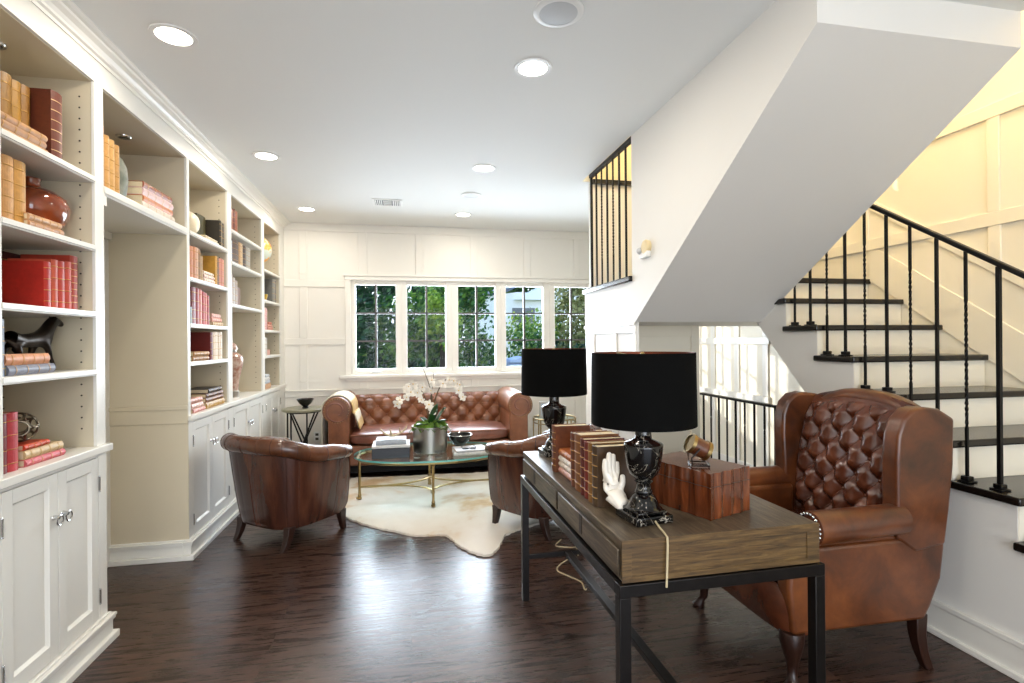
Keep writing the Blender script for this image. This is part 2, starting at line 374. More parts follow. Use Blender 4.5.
# panelling of the cream wall
b=MB(); x0,x1=XR-.016,XR
b.box(x0,x1,.3,4.26,2.64,2.72); b.box(x0,x1,.3,4.26,2.02,2.10); 
b.box(x0+.002,x1,2.385,2.45,2.1001,2.6399)
for y in (1.3,1.9,3.25,3.9): b.box(x0+.002,x1,y,y+.065,2.1001,2.6399)
for y in (1.45,1.9,2.38): b.box(x0+.002,x1,y,y+.065,.1813*((y-.631)/.264)+.58,2.0199)
zb=lambda y:.1813*((y-.631)/.264)
b.prism([(1.0,zb(1.0)+.52),(3.6,zb(3.6)+.52),(3.6,zb(3.6)+.60),(1.0,zb(1.0)+.60)],'x',x0+.004,x1)
b.prism([(.9,zb(.9)+.0),(3.25,zb(3.25)+.0),(3.25,zb(3.25)+.27),(.9,zb(.9)+.27)],'x',x0+.006,x1)
struct('trim_7',b,CREAM,'raised panel moulding and skirt on the cream stair wall','trim',bevel=.003)
# panelling of the sunlit wall
b=MB()
b.box(XR-.016,XR,4.33,YB,1.33,1.40); b.box(XR-.03,XR,4.33,YB,.78,.84); b.box(XR-.016,XR,4.33,YB,0,.15)
for y in (4.35,4.79,5.22,5.66,6.09):
    for z0,z1 in ((.151,.779),(.841,1.329),(1.401,2.66)): b.box(XR-.014,XR,y,y+.08,z0,z1)
struct('trim_8',b,TRIM,'batten panelling on the sunlit wall beyond the stair','trim',bevel=.003)
# basement stair
b=MB()
for i in range(8): b.box(XS+.06,XR-.002,4.3-.264*(i+1),4.3-.264*i,-.19*(i+1)-.04,-.19*(i+1))
b.box(XS+.0,XS+.054,2.26,4.3,-2.6,-.2); b.box(XS+.054,XR,4.3,4.4,-2.6,-.2)
struct('floor_basement_steps',b,BLACKWOOD,'dark steps descending to the basement behind the low railing','floor')

# railings
def twist(x,y,z0,z1,r=.0085,mb=None,ta=None,tb=None):
    """square iron bar, twisted over a stretch of its height"""
    mb=mb or MB(); n=46; pts=[];ta=z0+.22*(z1-z0) if ta is None else ta; tb=z0+.78*(z1-z0) if tb is None else tb
    rings=[]
    for i in range(n+1):
        z=z0+(z1-z0)*i/n; q=min(max((z-ta)/(tb-ta),0),1)*pi*10
        rr=r*(1.35)
        rings.append([(x+rr*cos(q+k*pi/2+pi/4),y+rr*sin(q+k*pi/2+pi/4),z) for k in range(4)])
    vs=[p for a in rings for p in a]; fs=[(i*4+k,i*4+(k+1)%4,i*4+4+(k+1)%4,i*4+4+k) for i in range(n) for k in range(4)]
    return mb.add(vs,fs+[(3,2,1,0),tuple(n*4+k for k in range(4))])
def plain(x,y,z0,z1,r=.009): return MB().box(x-r,x+r,y-r,y+r,z0,z1)
XB=XS+.03
def railz(y): return 1.851+.65*(y-2.019)
rl=thing('stair_railing','black iron railing with twisted balusters along the open stair side','railing',(0,0,0))
build('handrail',MB().tube([(XB,.95,railz(.95)),(XB,2.0,railz(2.0)),(XB,3.22,railz(3.22))],.020,4,flat=.75),IRON,rl,bevel=.005)
i=0
for k in range(2,10):
    for dy in (.085,.218):
        y=RK(k)+dy; z0=TZ(k); z1=railz(y)-.012
        if k==9 and dy>.1: continue
        big=(k==4 and dy<.1)
        bm_=plain(XB,y,z0+.02,z1,.0075 if big else .006) if (i%2==0) else twist(XB,y,z0+.02,z1,.0055)
        o=build('baluster',bm_,IRON,rl)
        build('base_collar',MB().box(XB-.026,XB+.026,y-.026,y+.026,z0,z0+.007).box(XB-.017,XB+.017,y-.017,y+.017,z0+.007,z0+.026),IRON,o,bevel=.003)
        i+=1
gr=thing('guard_railing','low black iron guard railing beside the basement stairwell','railing',(0,0,0))
XG=XS+.02
build('top_rail',MB().box(XG-.02,XG+.02,2.78,4.05,.915,.932),IRON,gr,bevel=.004)
build('bottom_rail',MB().box(XG-.012,XG+.012,2.78,4.05,.07,.082),IRON,gr)
for i in range(12):
    y=4.02-.11*i
    build('baluster',twist(XG,y,.0,.916,.0055,ta=.35,tb=.75) if i%2 else plain(XG,y,.0,.916,.006),IRON,gr)
lr=thing('landing_railing','black iron railing filling the opening above the white stair wall','railing',(0,0,0))
build('top_rail',MB().box(XU,XU+.03,3.295,4.135,2.722,CZ-.002),IRON,lr)
for i in range(8):
    y=4.12-.1164*i
    big=i in(0,7)
    build('baluster',(twist(XU+.015,y,LZ,2.722,.0055) if i in(2,4,7) else plain(XU+.015,y,LZ,2.722,.009 if big else .0062)),IRON,lr)

# ------------------------------------------------------------------ built-in bookcases
XF=-1.394; XBK=XL+.003; CT=.917
def uprt(parent,y0,y1):
    b=MB().box(XBK,XF-.014,y0,y1,CT,TOP); u=build('upright',b,CAB_SHADED,parent)  # sides take the shaded tone, only the front strip stays white
    build('face_strip',MB().box(XF-.014,XF,y0-.001,y1+.001,CT,TOP),CAB,u,bevel=.0015)
def panel_door(y0,y1,z0,z1,parent,knob_side,hinge_side):
    s=.052; b=MB(); xa,xb=XF-.02,XF+.0
    b.box(xa,xb,y0,y0+s,z0,z1); b.box(xa,xb,y1-s,y1,z0,z1); b.box(xa,xb,y0+s,y1-s,z0,z0+s+.01); b.box(xa,xb,y0+s,y1-s,z1-s,z1)
    b.box(xa-.002,xb-.013,y0+s,y1-s,z0+s,z1-s)
    # sloped lip around the sunk panel
    yi0,yi1,zi0,zi1=y0+s,y1-s,z0+s+.01,z1-s; g=.009
    o=[(xb-.002,yi0,zi0),(xb-.002,yi1,zi0),(xb-.002,yi1,zi1),(xb-.002,yi0,zi1)]; n=[(xb-.013,yi0+g,zi0+g),(xb-.013,yi1-g,zi0+g),(xb-.013,yi1-g,zi1-g),(xb-.013,yi0+g,zi1-g)]
    b.add(o+n,[(i,(i+1)%4,4+(i+1)%4,4+i) for i in range(4)])
    d=build('door',b,CAB,parent,bevel=.0015)
    ky=y1-.026 if knob_side>0 else y0+.026; kz=z0+(z1-z0)*.765
    k=MB(); k.xf; kk=MB().lathe([(.0001,.0),(.011,.0),(.008,.01),(.008,.02),(.0001,.022)],14)
    kk.xf(Matrix.Translation((xb,ky,kz))@Matrix.Rotation(R(90),4,'Y')); k.add(kk.v,kk.f)
    rg=[(xb+.022,ky+.019*cos(t),kz-.012+.019*sin(t)) for t in [2*pi*i/20 for i in range(20)]]
    k.tube(rg,.0038,6,closed=True)
    build('ring_knob',k,CHROME,d,smooth=True)
    hy=y1+.003 if hinge_side>0 else y0-.003
    for hz in (z0+.10,z1-.12):
        h=MB().tube([(xb+.003,hy,hz-.03),(xb+.003,hy,hz+.03)],.0045,8).sphere((xb+.003,hy,hz+.033),.005,8,6).sphere((xb+.003,hy,hz-.033),.005,8,6)
        build('hinge',h,CHROME,d,smooth=True)
def plinth(b,y0,y1,end0=False,end1=False):
    for x,z0,z1 in ((XF+.035,0,.032),(XF+.016,.032,.092),(XF+.024,.092,.105),(XF+.028,.105,.118),(XF+.012,.118,.128)):
        b.box(XF-.03,x,y0-((x-XF) if end0 else 0),y1+((x-XF) if end1 else 0),z0,z1)
        if end0: b.box(XBK,XF-.03,y0-(x-XF),y0,z0,z1)
        if end1: b.box(XBK,XF-.03,y1,y1+(x-XF),z0,z1)
# near base cabinet
c=thing('base_cabinet','white two-door base cabinet below the red books, nearest the camera','cabinet',(0,0,0))
b=MB(); b.box(XBK,XF-.021,2.05,2.769,.10,CT-.034); b.box(XF-.021,XF,2.05,2.125,.12,CT-.034); b.box(XF-.021,XF,2.706,2.769,.12,CT-.034); b.box(XF-.021,XF,2.125,2.706,.868,CT-.034)
build('body',b,CAB,c)
b=MB(); plinth(b,2.05,2.769,False,True); build('plinth',b,CAB,c,bevel=.003)
panel_door(2.128,2.424,.132,.864,c,1,-1); panel_door(2.428,2.703,.132,.864,c,-1,1)
tag(build('countertop',MB().box(XBK,XF+.02,2.05,2.79,CT-.034,CT),CAB,bevel=.004),'white countertop over the near cabinet, carrying red books and a wire sphere','countertop')
# far base cabinet
c=thing('base_cabinet','long white base cabinet with six panelled doors beyond the recess','cabinet',(0,0,0))
b=MB(); b.box(XBK,XF-.021,3.70,YB,.10,CT-.034)
for y0,y1 in ((3.70,3.765),(4.448,4.575),(5.417,5.54),(6.135,YB)): b.box(XF-.021,XF,y0,y1,.12,CT-.034)
b.box(XF-.021,XF,3.765,6.135,.868,CT-.034)
build('body',b,CAB,c)
b=MB(); plinth(b,3.70,YB,True,False); build('plinth',b,CAB,c,bevel=.003)
for y0,y1 in ((3.768,4.445),(4.578,5.414),(5.543,6.132)):
    m_=(y0+y1)/2; panel_door(y0,m_-.002,.132,.864,c,1,-1); panel_door(m_+.002,y1,.132,.864,c,-1,1)
build('end_panel',MB().box(XBK,XF-.001,3.694,3.70,.128,CT),CAB_SHADED,c)  # thin skin whose tan colour carries the shade on this end
build('chair_rail',MB().box(XBK,XF,3.688,3.70,.868,.984).box(XBK,XF,3.682,3.70,.958,.984),CAB_SHADED,c,bevel=.003)
tag(build('countertop',MB().box(XBK,XF+.02,3.70,YB,CT-.034,CT),CAB,bevel=.004),'long white countertop under the three far bookcase bays','countertop')
# upper carcasses
TOP=2.575
def pins(b,y,sgn,z0,z1):
    z=z0
    while z<z1:
        for x in (XF-.06,XBK+.09):
            h=MB().lathe([(.0001,0),(.004,0),(.004,.0015),(.0001,.0015)],8); h.xf(Matrix.Translation((x,y,z))@Matrix.Rotation(R(90 if sgn<0 else -90),4,'X')); b.add(h.v,h.f)
        z+=.05
HOLE=mat('shelf_pin_hole',(60,52,44),.6,var=.1)
def shelf(parent,y0,y1,ztop,t=.028,nose=.0):
    b=MB(); b.box(XBK+.012,XF-.004,y0,y1,ztop-t,ztop); b.box(XF-.004,XF+.004,y0,y1,ztop-t+.006,ztop-.001); b.box(XF-.003,XF+.0,y0,y1,ztop-t,ztop-t+.004)
    return build('shelf',b,CAB,parent,bevel=.002)
def bay(parent,y0,y1,zs,holes=True):
    for z in zs: shelf(parent,y0,y1,z)
    if holes:
        b=MB(); pins(b,y0,1,1.0,2.5); pins(b,y1,-1,1.0,2.5); ph=build("pin_holes",b,HOLE,parent); ph["kind"]="stuff"
c=thing('bookcase','white built-in bookcase bay nearest the camera, holding red books and a horse','bookcase',(0,0,0))
uprt(c,2.05,2.137); uprt(c,2.697,2.765)
build('back_panel',MB().box(XBK,XBK+.012,2.137,2.697,CT,TOP),CAB_SHADED,c)
bay(c,2.137,2.697,(2.14,1.83,1.53,1.267))
c=thing('wall_shelf','white shelf bridging the recess between the two bookcases','shelf',(0,0,0))
build('shelf',MB().box(XBK,XF,2.765,3.70,2.075,2.122).box(XF,XF+.006,2.765,3.70,2.085,2.118),CAB,c,bevel=.003)
build('back_panel',MB().box(XBK,XBK+.012,2.765,3.70,2.122,TOP),CAB_SHADED,c)
build('cleat',MB().box(XBK,XF,2.765,2.79,2.03,2.075).box(XBK,XBK+.03,2.79,3.70,2.03,2.075),CAB,c)
c=thing('bookcase','white three-bay bookcase at the far left, holding globe and ginger jar','bookcase',(0,0,0))
for y0,y1 in ((3.70,3.737),(4.464,4.559),(5.433,5.523),(6.16,YB)): uprt(c,y0,y1)
build('back_panel',MB().box(XBK,XBK+.012,3.737,6.16,CT,TOP),CAB_SHADED,c)
build('end_panel',MB().box(XBK,XF-.001,3.694,3.70,CT,2.075),CAB_SHADED,c)  # same skin above the counter, shade held in its colour
bay(c,3.737,4.464,(2.118,1.815,1.512,1.262)); bay(c,4.559,5.433,(2.30,2.042,1.70)); bay(c,5.523,6.16,(2.112,1.81,1.514,1.256))
# recess panelling
b=MB(); b.box(XL,XL+.012,2.765,3.70,.0,.14); b.box(XL,XL+.012,2.765,2.86,.14,2.03); b.box(XL,XL+.012,3.60,3.70,.14,2.03); b.box(XL,XL+.012,2.86,3.60,.87,.98)
struct('trim_9',b,CAB,'panel moulding at the back of the recess','trim',bevel=.003)
# frieze and crown
struct('trim_10',MB().box(XBK,XF,1.40,YB,TOP,CZ),CAB,'cream frieze board above all bookcase bays','trim')
prof=[(XF,2.678),(XF+.006,2.676),(XF+.008,2.69),(XF+.02,2.694),(XF+.022,2.704),(XF+.034,2.716),(XF+.054,2.726),(XF+.058,2.734),(XF+.072,2.738),(XF+.082,2.745),(XF+.082,CZ),(XF,CZ)]
struct('trim_11',MB().prism(prof,'y',YF,YB),TRIM,'white crown moulding between bookcases and ceiling','trim')
struct('trim_12',MB().box(XBK,XF,YF,1.40,0,CZ),CAB,'painted built-in continuing past the camera','trim')
c=thing('bookcase','empty white bookcase bay just before the photographed ones','bookcase',(0,0,0))
uprt(c,1.40,1.47); build('back_panel',MB().box(XBK,XBK+.012,1.47,2.05,CT,TOP),CAB_SHADED,c); bay(c,1.47,2.05,(2.14,1.83,1.53,1.267))
c=thing('base_cabinet','white two-door base cabinet under the empty bookcase bay','cabinet',(0,0,0))
b=MB(); b.box(XBK,XF-.021,1.40,2.049,.10,CT-.034); b.box(XF-.021,XF,1.40,1.46,.12,CT-.034); b.box(XF-.021,XF,2.04,2.049,.12,CT-.034); b.box(XF-.021,XF,1.46,2.04,.868,CT-.034); build('body',b,CAB,c)
b=MB(); plinth(b,1.40,2.049); build('plinth',b,CAB,c,bevel=.003)
panel_door(1.464,1.749,.132,.864,c,1,-1); panel_door(1.753,2.037,.132,.864,c,-1,1)
tag(build('countertop',MB().box(XBK,XF+.02,1.40,2.049,CT-.034,CT),CAB,bevel=.004),'bare white countertop under the empty bookcase bay','countertop')
# puck lights under the bookcase tops
for (x,y,z,l) in ((-1.60,2.42,TOP,'small dark puck light above the books nearest the camera'),(-1.60,3.38,TOP,'small puck light above the stacked books over the recess'),):
    p=thing('puck_light',l,'light',(x,y,z))
    build('housing',MB().lathe([(.0001,-.012),(.036,-.012),(.040,-.006),(.040,0),(.0001,0)],24),CHROME,p,smooth=True)
    build('lens',MB().lathe([(.0001,-.0155),(.02,-.0145),(.027,-.012)],24),PUCK,p,smooth=True)
# soffit sheet inside bays, its shade put into the colour
struct('ceiling_bookcase',MB().box(XBK,XF-.014,2.137,6.16,TOP-.003,TOP+.0),CAB_SHADED,'painted underside above the bookcase bays','ceiling')

# ------------------------------------------------------------------ books
BM={}
def bookmat(rgb,accent=None,mott=.25):
    key=(rgb,mott)
    if key not in BM: BM[key]=mat('book_cover_%d_%d_%d'%rgb,rgb,.42,var=mott,vscale=45,bump=.1,bscale=200)
    return BM[key]
GOLD=mat('gold_tooling',(196,150,72),.35,metal=.7,var=.2)
def book(w,d,h,rgb,accent=(196,150,72),label='',group=None,bands=4,cat='book',mott=.25,name='book',page=None):
    """spine faces +x at x=0, thickness along y (0..w), height along z (0..h)"""
    bd=min(.003,w*.12); r=min(.006,w*.3); ns=6
    out=[(-d,0),(-r*1.2,0)]+[(-r*1.2+(r*1.2+.0)*sin(pi*(i/ns)),w*(i/ns)) for i in range(1,ns)]+[(-r*1.2,w),(-d,w)]
    inn=[(-d,w-bd),(-r*1.6,w-bd),(-r*1.6,bd),(-d,bd)]
    lv=[(0,0)]
    for i in range(bands):
        zc=h*(.14+.72*i/max(1,bands-1)); lv+= [(zc-h*.013,0),(zc-h*.006,1),(zc+h*.006,1),(zc+h*.013,0)]
    lv.append((h,0)); b=MB(); no=len(out)
    rings=[]
    for z,k in lv:
        rings.append([(x+(.0018 if (k and 2<=i<no-2) else 0),y,z) for i,(x,y) in enumerate(out)]+[(x,y,z) for x,y in inn])
    n=len(rings[0]); b.v=[p for a in rings for p in a]
    for j in range(len(lv)-1):
        for i in range(n):
            i2=(i+1)%n; b.f.append((j*n+i,j*n+i2,(j+1)*n+i2,(j+1)*n+i)); b.m.append(1 if (lv[j][1] and lv[j+1][1] and 1<=i<no-2) else 0)
    # ends: boards and spine as quads
    for base,flip in ((0,0),((len(lv)-1)*n,1)):
        q=[(0,1,no+2,no+3),(no-2,no-1,no,no+1)]+[(1,*range(2,no-1),no+1,no+2)]
        for f in q: b.f.append(tuple(base+i for i in f)); b.m.append(0)
    o=build(name,b,[bookmat(rgb,mott=mott),mat('tooling_%d_%d_%d'%accent,accent,.4,metal=.4,var=.2)],None)
    pg=MB().box(-d+.004,-r*1.5,bd,w-bd,.003,h-.003)
    build('pages',pg,page or PAPER,o)
    tag(o,label,cat,group); return o
def upright(y,z,w,d,h,rgb,label,group=None,x=None,lean=0,**k):
    o=book(w,d,h,rgb,label=label,group=group,**k); o.location=(x if x is not None else XF-UX,y,z)
    if lean: o.rotation_euler=(lean,0,0)
    return o
def flat(y1,z,t,d,l,rgb,label,group=None,x=None,rz=0,**k):
    # lying, spine toward the room, running along y and ending at y1
    o=book(t,d,l,rgb,label=label,group=group,**k); o.rotation_euler=(R(90),0,rz); o.location=(x if x is not None else XF-.03,y1,z); return o
def row(y,z,items,where,group,x=None,d=.16):
    """items: (thickness,height,rgb,colour words)"""
    ordn=['first','second','third','fourth','fifth','sixth','seventh','eighth']
    for i,(w,h,rgb,cw) in enumerate(items):
        upright(y,z,w-.0015,d,h,rgb,f'{cw}, {ordn[i]} from the left {where}',group,x=x); y+=w
    return y
def stack(y1,z,items,where,group,x=None):
    """bottom first: (thickness,length,depth,rgb,words,shift)"""
    pos={1:['single'],2:['bottom','top'],3:['bottom','middle','top'],4:['bottom','second lowest','third lowest','top']}[len(items)]
    for i,(t,l,d,rgb,cw,sh) in enumerate(items):
        flat(y1+sh,z,t-.0008,d,l,rgb,f'{cw}, {pos[i]} of the stack {where}',group,x=(x or XF-UX+.004)-.002*i); z+=t
    return z
UX=.034
S1,S2,S3,S4=2.1405,1.8305,1.5305,1.2675
# near bay, top shelf
stack(2.44,S1,[(.026,.28,.058,(196,150,92),'tan leather book',0),(.03,.27,.058,(176,132,92),'mottled tan book',-.01),(.028,.26,.055,(188,140,92),'brown-spined book',.0)],'on the top shelf nearest the camera','stacked books on the near top shelf')
row(2.15,S1,[(.05,.27,(150,108,44),'gilt brown tall book'),(.055,.275,(168,126,50),'gold-brown tall book'),(.05,.27,(140,98,42),'ochre tall book'),(.055,.275,(160,116,48),'dark yellow tall book'),(.05,.27,(176,130,52),'yellow-brown tall book'),(.05,.275,(150,104,40),'bronze-brown tall book')],'behind the topmost tan stack','tall books behind the tan stack',x=XF-.10,d=.17)
upright(2.465,S1,.07,.21,.285,(104,48,30),'thick dark brown leather book with gold-banded spine beside the tan stack',accent=(214,180,130),bands=6,x=XF-.03)
# second shelf
row(2.145,S2,[(.06,.235,(206,150,84),'orange-tan leather book'),(.058,.24,(204,152,92),'light tan leather book'),(.062,.24,(200,146,70),'golden tan leather book')],'beside the brown glazed vase','tan books beside the vase')
stack(2.50,S2,[(.026,.20,.12,(190,140,96),'tan thin book',.0),(.026,.19,.12,(206,160,116),'pale tan thin book',-.01)],'in front of the brown glazed vase','thin books in front of the vase',x=XF-.012)
v=thing('vase','round chestnut-brown glazed vase with short neck behind two thin books','vase',(XF-.165,2.555,S2))
GLAZE=mat('brown_glaze',(150,70,34),.08,var=.6,vscale=9,coat=.6)
build('body',MB().lathe([(.0001,0),(.06,.0),(.09,.03),(.122,.09),(.130,.13),(.118,.17),(.08,.20),(.045,.212),(.034,.216)],40),GLAZE,v,smooth=True)
build('neck',MB().lathe([(.034,.214),(.030,.235),(.036,.25),(.030,.25),(.026,.235)],32,cap=False),GLAZE,v,smooth=True)
# third shelf
row(2.42,S3,[(.045,.185,(178,36,26),'bright red book, cover showing'),(.042,.2,(198,84,60),'coral red book'),(.045,.2,(186,60,46),'brick red book'),(.045,.205,(192,70,54),'rosy red book')],'of the third-shelf red row','red books on the third shelf')
upright(2.585,S3,.055,.19,.235,(168,56,38),'ornate red book with gilt spine ending the red row',accent=(222,170,110),bands=7)
upright(2.44,S3,.20,.10,.235,(70,16,14),'dark red tall book lying behind the red row',x=XF-.235,bands=3)
# fourth shelf
row(2.14,S4,[(.03,.18,(120,112,100),'grey thin book'),(.042,.205,(86,92,110),'blue-grey book')],'beside the bronze horse','grey books beside the horse')
stack(2.47,S4,[(.038,.255,.07,(126,130,146),'blue-grey leather book',.0),(.042,.235,.068,(214,146,104),'orange marbled book',-.03)],'under the belly of the bronze horse','books under the horse')
# counter
row(2.14,CT,[(.034,.20,(150,140,128),'pale grey book'),(.046,.215,(120,26,30),'dark crimson book'),(.055,.215,(190,62,70),'rose red book')],'on the near countertop','upright books on the near countertop')
z=stack(2.53,CT,[(.028,.23,.15,(206,96,104),'pink cloth book',.0),(.034,.22,.16,(206,176,128),'buff cloth book',-.01),(.022,.14,.10,(200,66,30),'orange-red small book',-.09)],'on the near countertop','stacked books on the near countertop')
ph_=(1+5**.5)/2; ico=[Vector(p).normalized() for p in ((0,1,ph_),(0,-1,ph_),(0,1,-ph_),(0,-1,-ph_),(1,ph_,0),(-1,ph_,0),(1,-ph_,0),(-1,-ph_,0),(ph_,0,1),(-ph_,0,1),(ph_,0,-1),(-ph_,0,-1))]
wm=MB(); rs_=.054
for n_ in ico:
    u_=n_.orthogonal().normalized(); w_=n_.cross(u_); an_=R(31)
    wm.tube([n_*rs_*cos(an_)+(u_*cos(t)+w_*sin(t))*rs_*sin(an_) for t in [2*pi*i/20 for i in range(20)]],.0042,6,closed=True)
o=build('wire_sphere',wm,mat('antique_pewter',(120,108,90),.35,metal=.9,var=.4,vscale=30),None,smooth=True,loc=(XF-.10,2.375,CT+.084+.0585))
tag(o,'openwork metal wire sphere on top of the small orange-red book','ornament')

# horse
def skin_mesh(name,verts,edges,radii,mt,parent=None,sub=2,root=0,loc=None,rz=0):
    me=bpy.data.meshes.new(name); me.from_pydata(verts,edges,[]); o=link(bpy.data.objects.new(name,me))
    sk=o.modifiers.new('skin','SKIN'); sk.use_smooth_shade=True; sk.branch_smoothing=.4
    for i,v_ in enumerate(me.skin_vertices[0].data):
        r=radii[i]; v_.radius=(r,r) if not isinstance(r,tuple) else r; v_.use_root=(i==root)
    sb=o.modifiers.new('sub','SUBSURF'); sb.levels=sub; sb.render_levels=sub
    me.materials.append(mt); 
    if parent: o.parent=parent
    if loc: o.location=loc
    if rz: o.rotation_euler=(0,0,rz)
    return o
BRZ=mat('dark_bronze',(44,34,26),.35,metal=.7,var=.45,vscale=25)
hv=[(0,.0,.125),(0,.05,.123),(0,.10,.128),(0,.145,.137),(0,.17,.165),(0,.19,.2),(0,.215,.212),(0,.255,.19),   # trunk, neck, head
    (0,-.03,.135),(0,-.055,.125),(0,-.075,.09),(0,-.08,.04),                                                     # rump, tail
    (.022,.13,.10),(.022,.15,.055),(.022,.175,.005),(-.022,.12,.10),(-.022,.105,.055),(-.022,.10,.005),         # front legs
    (.022,-.025,.10),(.022,-.012,.07),(.022,-.04,.045),(.022,-.03,.005),(-.022,-.03,.10),(-.022,-.035,.07),(-.022,-.065,.045),(-.022,-.06,.005),
    (.01,.2,.232),(-.01,.2,.232)]
he=[(0,1),(1,2),(2,3),(3,4),(4,5),(5,6),(6,7),(0,8),(8,9),(9,10),(10,11),(3,12),(12,13),(13,14),(3,15),(15,16),(16,17),(8,18),(18,19),(19,20),(20,21),(8,22),(22,23),(23,24),(24,25),(5,26),(5,27)]
hr=[.034,.033,.036,.036,.026,.021,.020,.011,.034,.012,.010,.008,.016,.009,.008,.016,.009,.008,.02,.013,.008,.008,.02,.013,.008,.008,.005,.005]
hv=[(x,y*1.12,z*1.02) for x,y,z in hv]
h=skin_mesh('horse_figurine',hv,he,[r*.95 for r in hr],BRZ,loc=(XF-.125,2.395,S4+.003))
tag(h,'dark bronze standing horse figurine behind two stacked books','figurine')

# over the recess
A0=2.1225
row(2.80,A0,[(.055,.30,(170,108,62),'reddish brown book'),(.045,.27,(206,156,88),'tan book'),(.045,.265,(214,166,98),'light tan book'),(.045,.255,(200,150,84),'honey tan book')],'on the shelf over the recess','books over the recess')
jar=thing('jar','grey-green mottled stone jar beside tan books over the recess','jar',(XF-.12,3.065,A0))
build('body',MB().lathe([(.0001,0),(.05,0),(.068,.04),(.076,.11),(.070,.18),(.054,.22),(.05,.225),(.0001,.226)],32),mat('mottled_stone',(150,152,140),.5,var=.6,vscale=14,rgb2=(88,96,84)),jar,smooth=True)
stack(3.60,A0,[(.045,.40,.24,(222,208,190),'cream-spined large book',.0),(.036,.36,.22,(206,120,56),'orange-covered large book',-.02),(.042,.37,.22,(228,190,186),'pink-spined large book',-.01),(.036,.35,.21,(150,70,32),'brown-covered large book',-.02)],'over the recess','large stacked books over the recess')
# bay A
UX=.012
B1,B2,B3,B4=2.1185,1.8155,1.5125,1.2625
o=thing('ostrich_egg','pale round ostrich egg on a ring stand, upper far bookcase','ornament',(XF-.12,4.02,B1))
build('egg',MB().sphere((0,0,.10),.078,28,16,(1,1,1.1)),mat('eggshell',(226,214,190),.3,var=.12,vscale=6),o,smooth=True)
build('ring_stand',MB().tube([(.04*cos(t),.04*sin(t),.016) for t in [2*pi*i/24 for i in range(24)]],.015,8,closed=True),DARKWOOD,o,smooth=True)
upright(4.13,B1,.16,.06,.2,(78,72,34),'dark olive gilt-patterned book facing out beside the egg',x=XF-.09,bands=0,mott=.7)
row(4.345,B1,[(.03,.2,(52,46,36),'black-brown thin book'),(.025,.195,(150,140,120),'grey-buff thin book'),(.035,.19,(44,38,32),'nearly black book')],'right of the olive gilt book','thin dark books by the olive book')
stack(4.30,B1,[(.016,.26,.06,(216,204,180),'cream booklet',.0),(.014,.24,.06,(200,180,140),'buff booklet',-.02)],'before the olive gilt book','booklets before the olive book',x=XF-.008)
row(3.79,B2,[(.05,.21,(206,140,106),'salmon book'),(.048,.215,(196,130,90),'tan-orange book'),(.04,.215,(216,176,150),'pale pink book'),(.04,.21,(150,116,84),'brown-grey book'),(.035,.17,(190,160,120),'beige short book')],'left of the row below the egg','pink and tan books below the egg')
stack(4.215,B2,[(.028,.2,.15,(226,200,186),'pinkish white book',.0),(.026,.2,.15,(216,180,160),'pale salmon book',.0),(.024,.19,.14,(232,214,196),'ivory book',-.01)],'below the olive gilt book','pale stacked books below the olive book')
upright(4.03,B2,.17,.1,.22,(88,50,20),'dark brown book standing behind the pale stack',x=XF-.2,bands=2)
row(4.245,B2,[(.044,.215,(196,146,56),'golden book'),(.035,.21,(120,96,80),'taupe book'),(.035,.21,(206,140,120),'rose book'),(.035,.215,(196,126,110),'dusky rose book'),(.038,.21,(216,156,136),'pale rose book')],'in the row below the olive book','gold and rose books')
row(3.78,B3,[(.035,.11,(160,176,184),'pale blue short book'),(.07,.245,(120,24,22),'dark red large book'),(.055,.245,(150,34,30),'deep red large book'),(.05,.24,(216,130,116),'light coral book'),(.045,.23,(176,52,46),'red book'),(.045,.225,(206,106,92),'coral book'),(.045,.21,(160,44,40),'maroon red book')],'of the far bookcase red row','red books in the far bookcase')
o=thing('wire_ornament','small dark wire ornament behind pink stacked books','ornament',(XF-.17,4.28,B3))
w_=MB()
for k in range(4):
    a=k*pi/4; w_.tube([(.05*sin(t)*cos(a),.05*sin(t)*sin(a),.13+.05*cos(t)) for t in [2*pi*i/20 for i in range(20)]],.005,6,closed=True)
build('wire_ball',w_,IRON,o,smooth=True); build('stem',MB().lathe([(.0001,0),(.03,0),(.03,.01),(.008,.02),(.008,.085),(.0001,.085)],16),IRON,o,smooth=True)
stack(4.36,B3,[(.028,.21,.14,(206,176,134),'buff book',.02),(.03,.2,.14,(226,164,150),'pink book',.0),(.03,.17,.13,(232,186,176),'pale pink book',-.02)],'right of the far red row','pink stacked books in the far bookcase')
upright(3.87,B4,.22,.03,.2,(150,134,92),'olive-buff book cover leaning at the back of the shelf',x=XF-.2,bands=0,mott=.4)
row(4.14,B4,[(.05,.2,(110,24,20),'dark red book'),(.045,.2,(222,196,166),'cream book'),(.05,.205,(232,214,188),'ivory book'),(.05,.2,(206,180,146),'buff book'),(.05,.205,(226,206,180),'pale cream book')],'on the shelf below the red row','cream books below the red row')
stack(4.09,B4,[(.032,.28,.15,(150,104,56),'brown book',.0),(.032,.27,.15,(176,128,72),'tan book',.01)],'before the leaning olive book','brown books before the olive book')
stack(3.99,CT,[(.028,.2,.15,(216,150,140),'pink book',.02),(.035,.19,.15,(228,190,180),'pale pink book',-.01),(.035,.2,.14,(206,150,134),'rose book',-.02)],'at the near end of the far countertop','pink stacked books on the far countertop')
stack(4.40,CT,[(.045,.36,.18,(176,132,40),'gold-brown book',.0),(.032,.34,.18,(120,70,30),'brown book',-.02),(.03,.33,.18,(96,56,28),'dark brown book',-.02),(.03,.26,.17,(40,30,24),'black book',-.04)],'beside the ginger jar','brown stacked books beside the ginger jar')
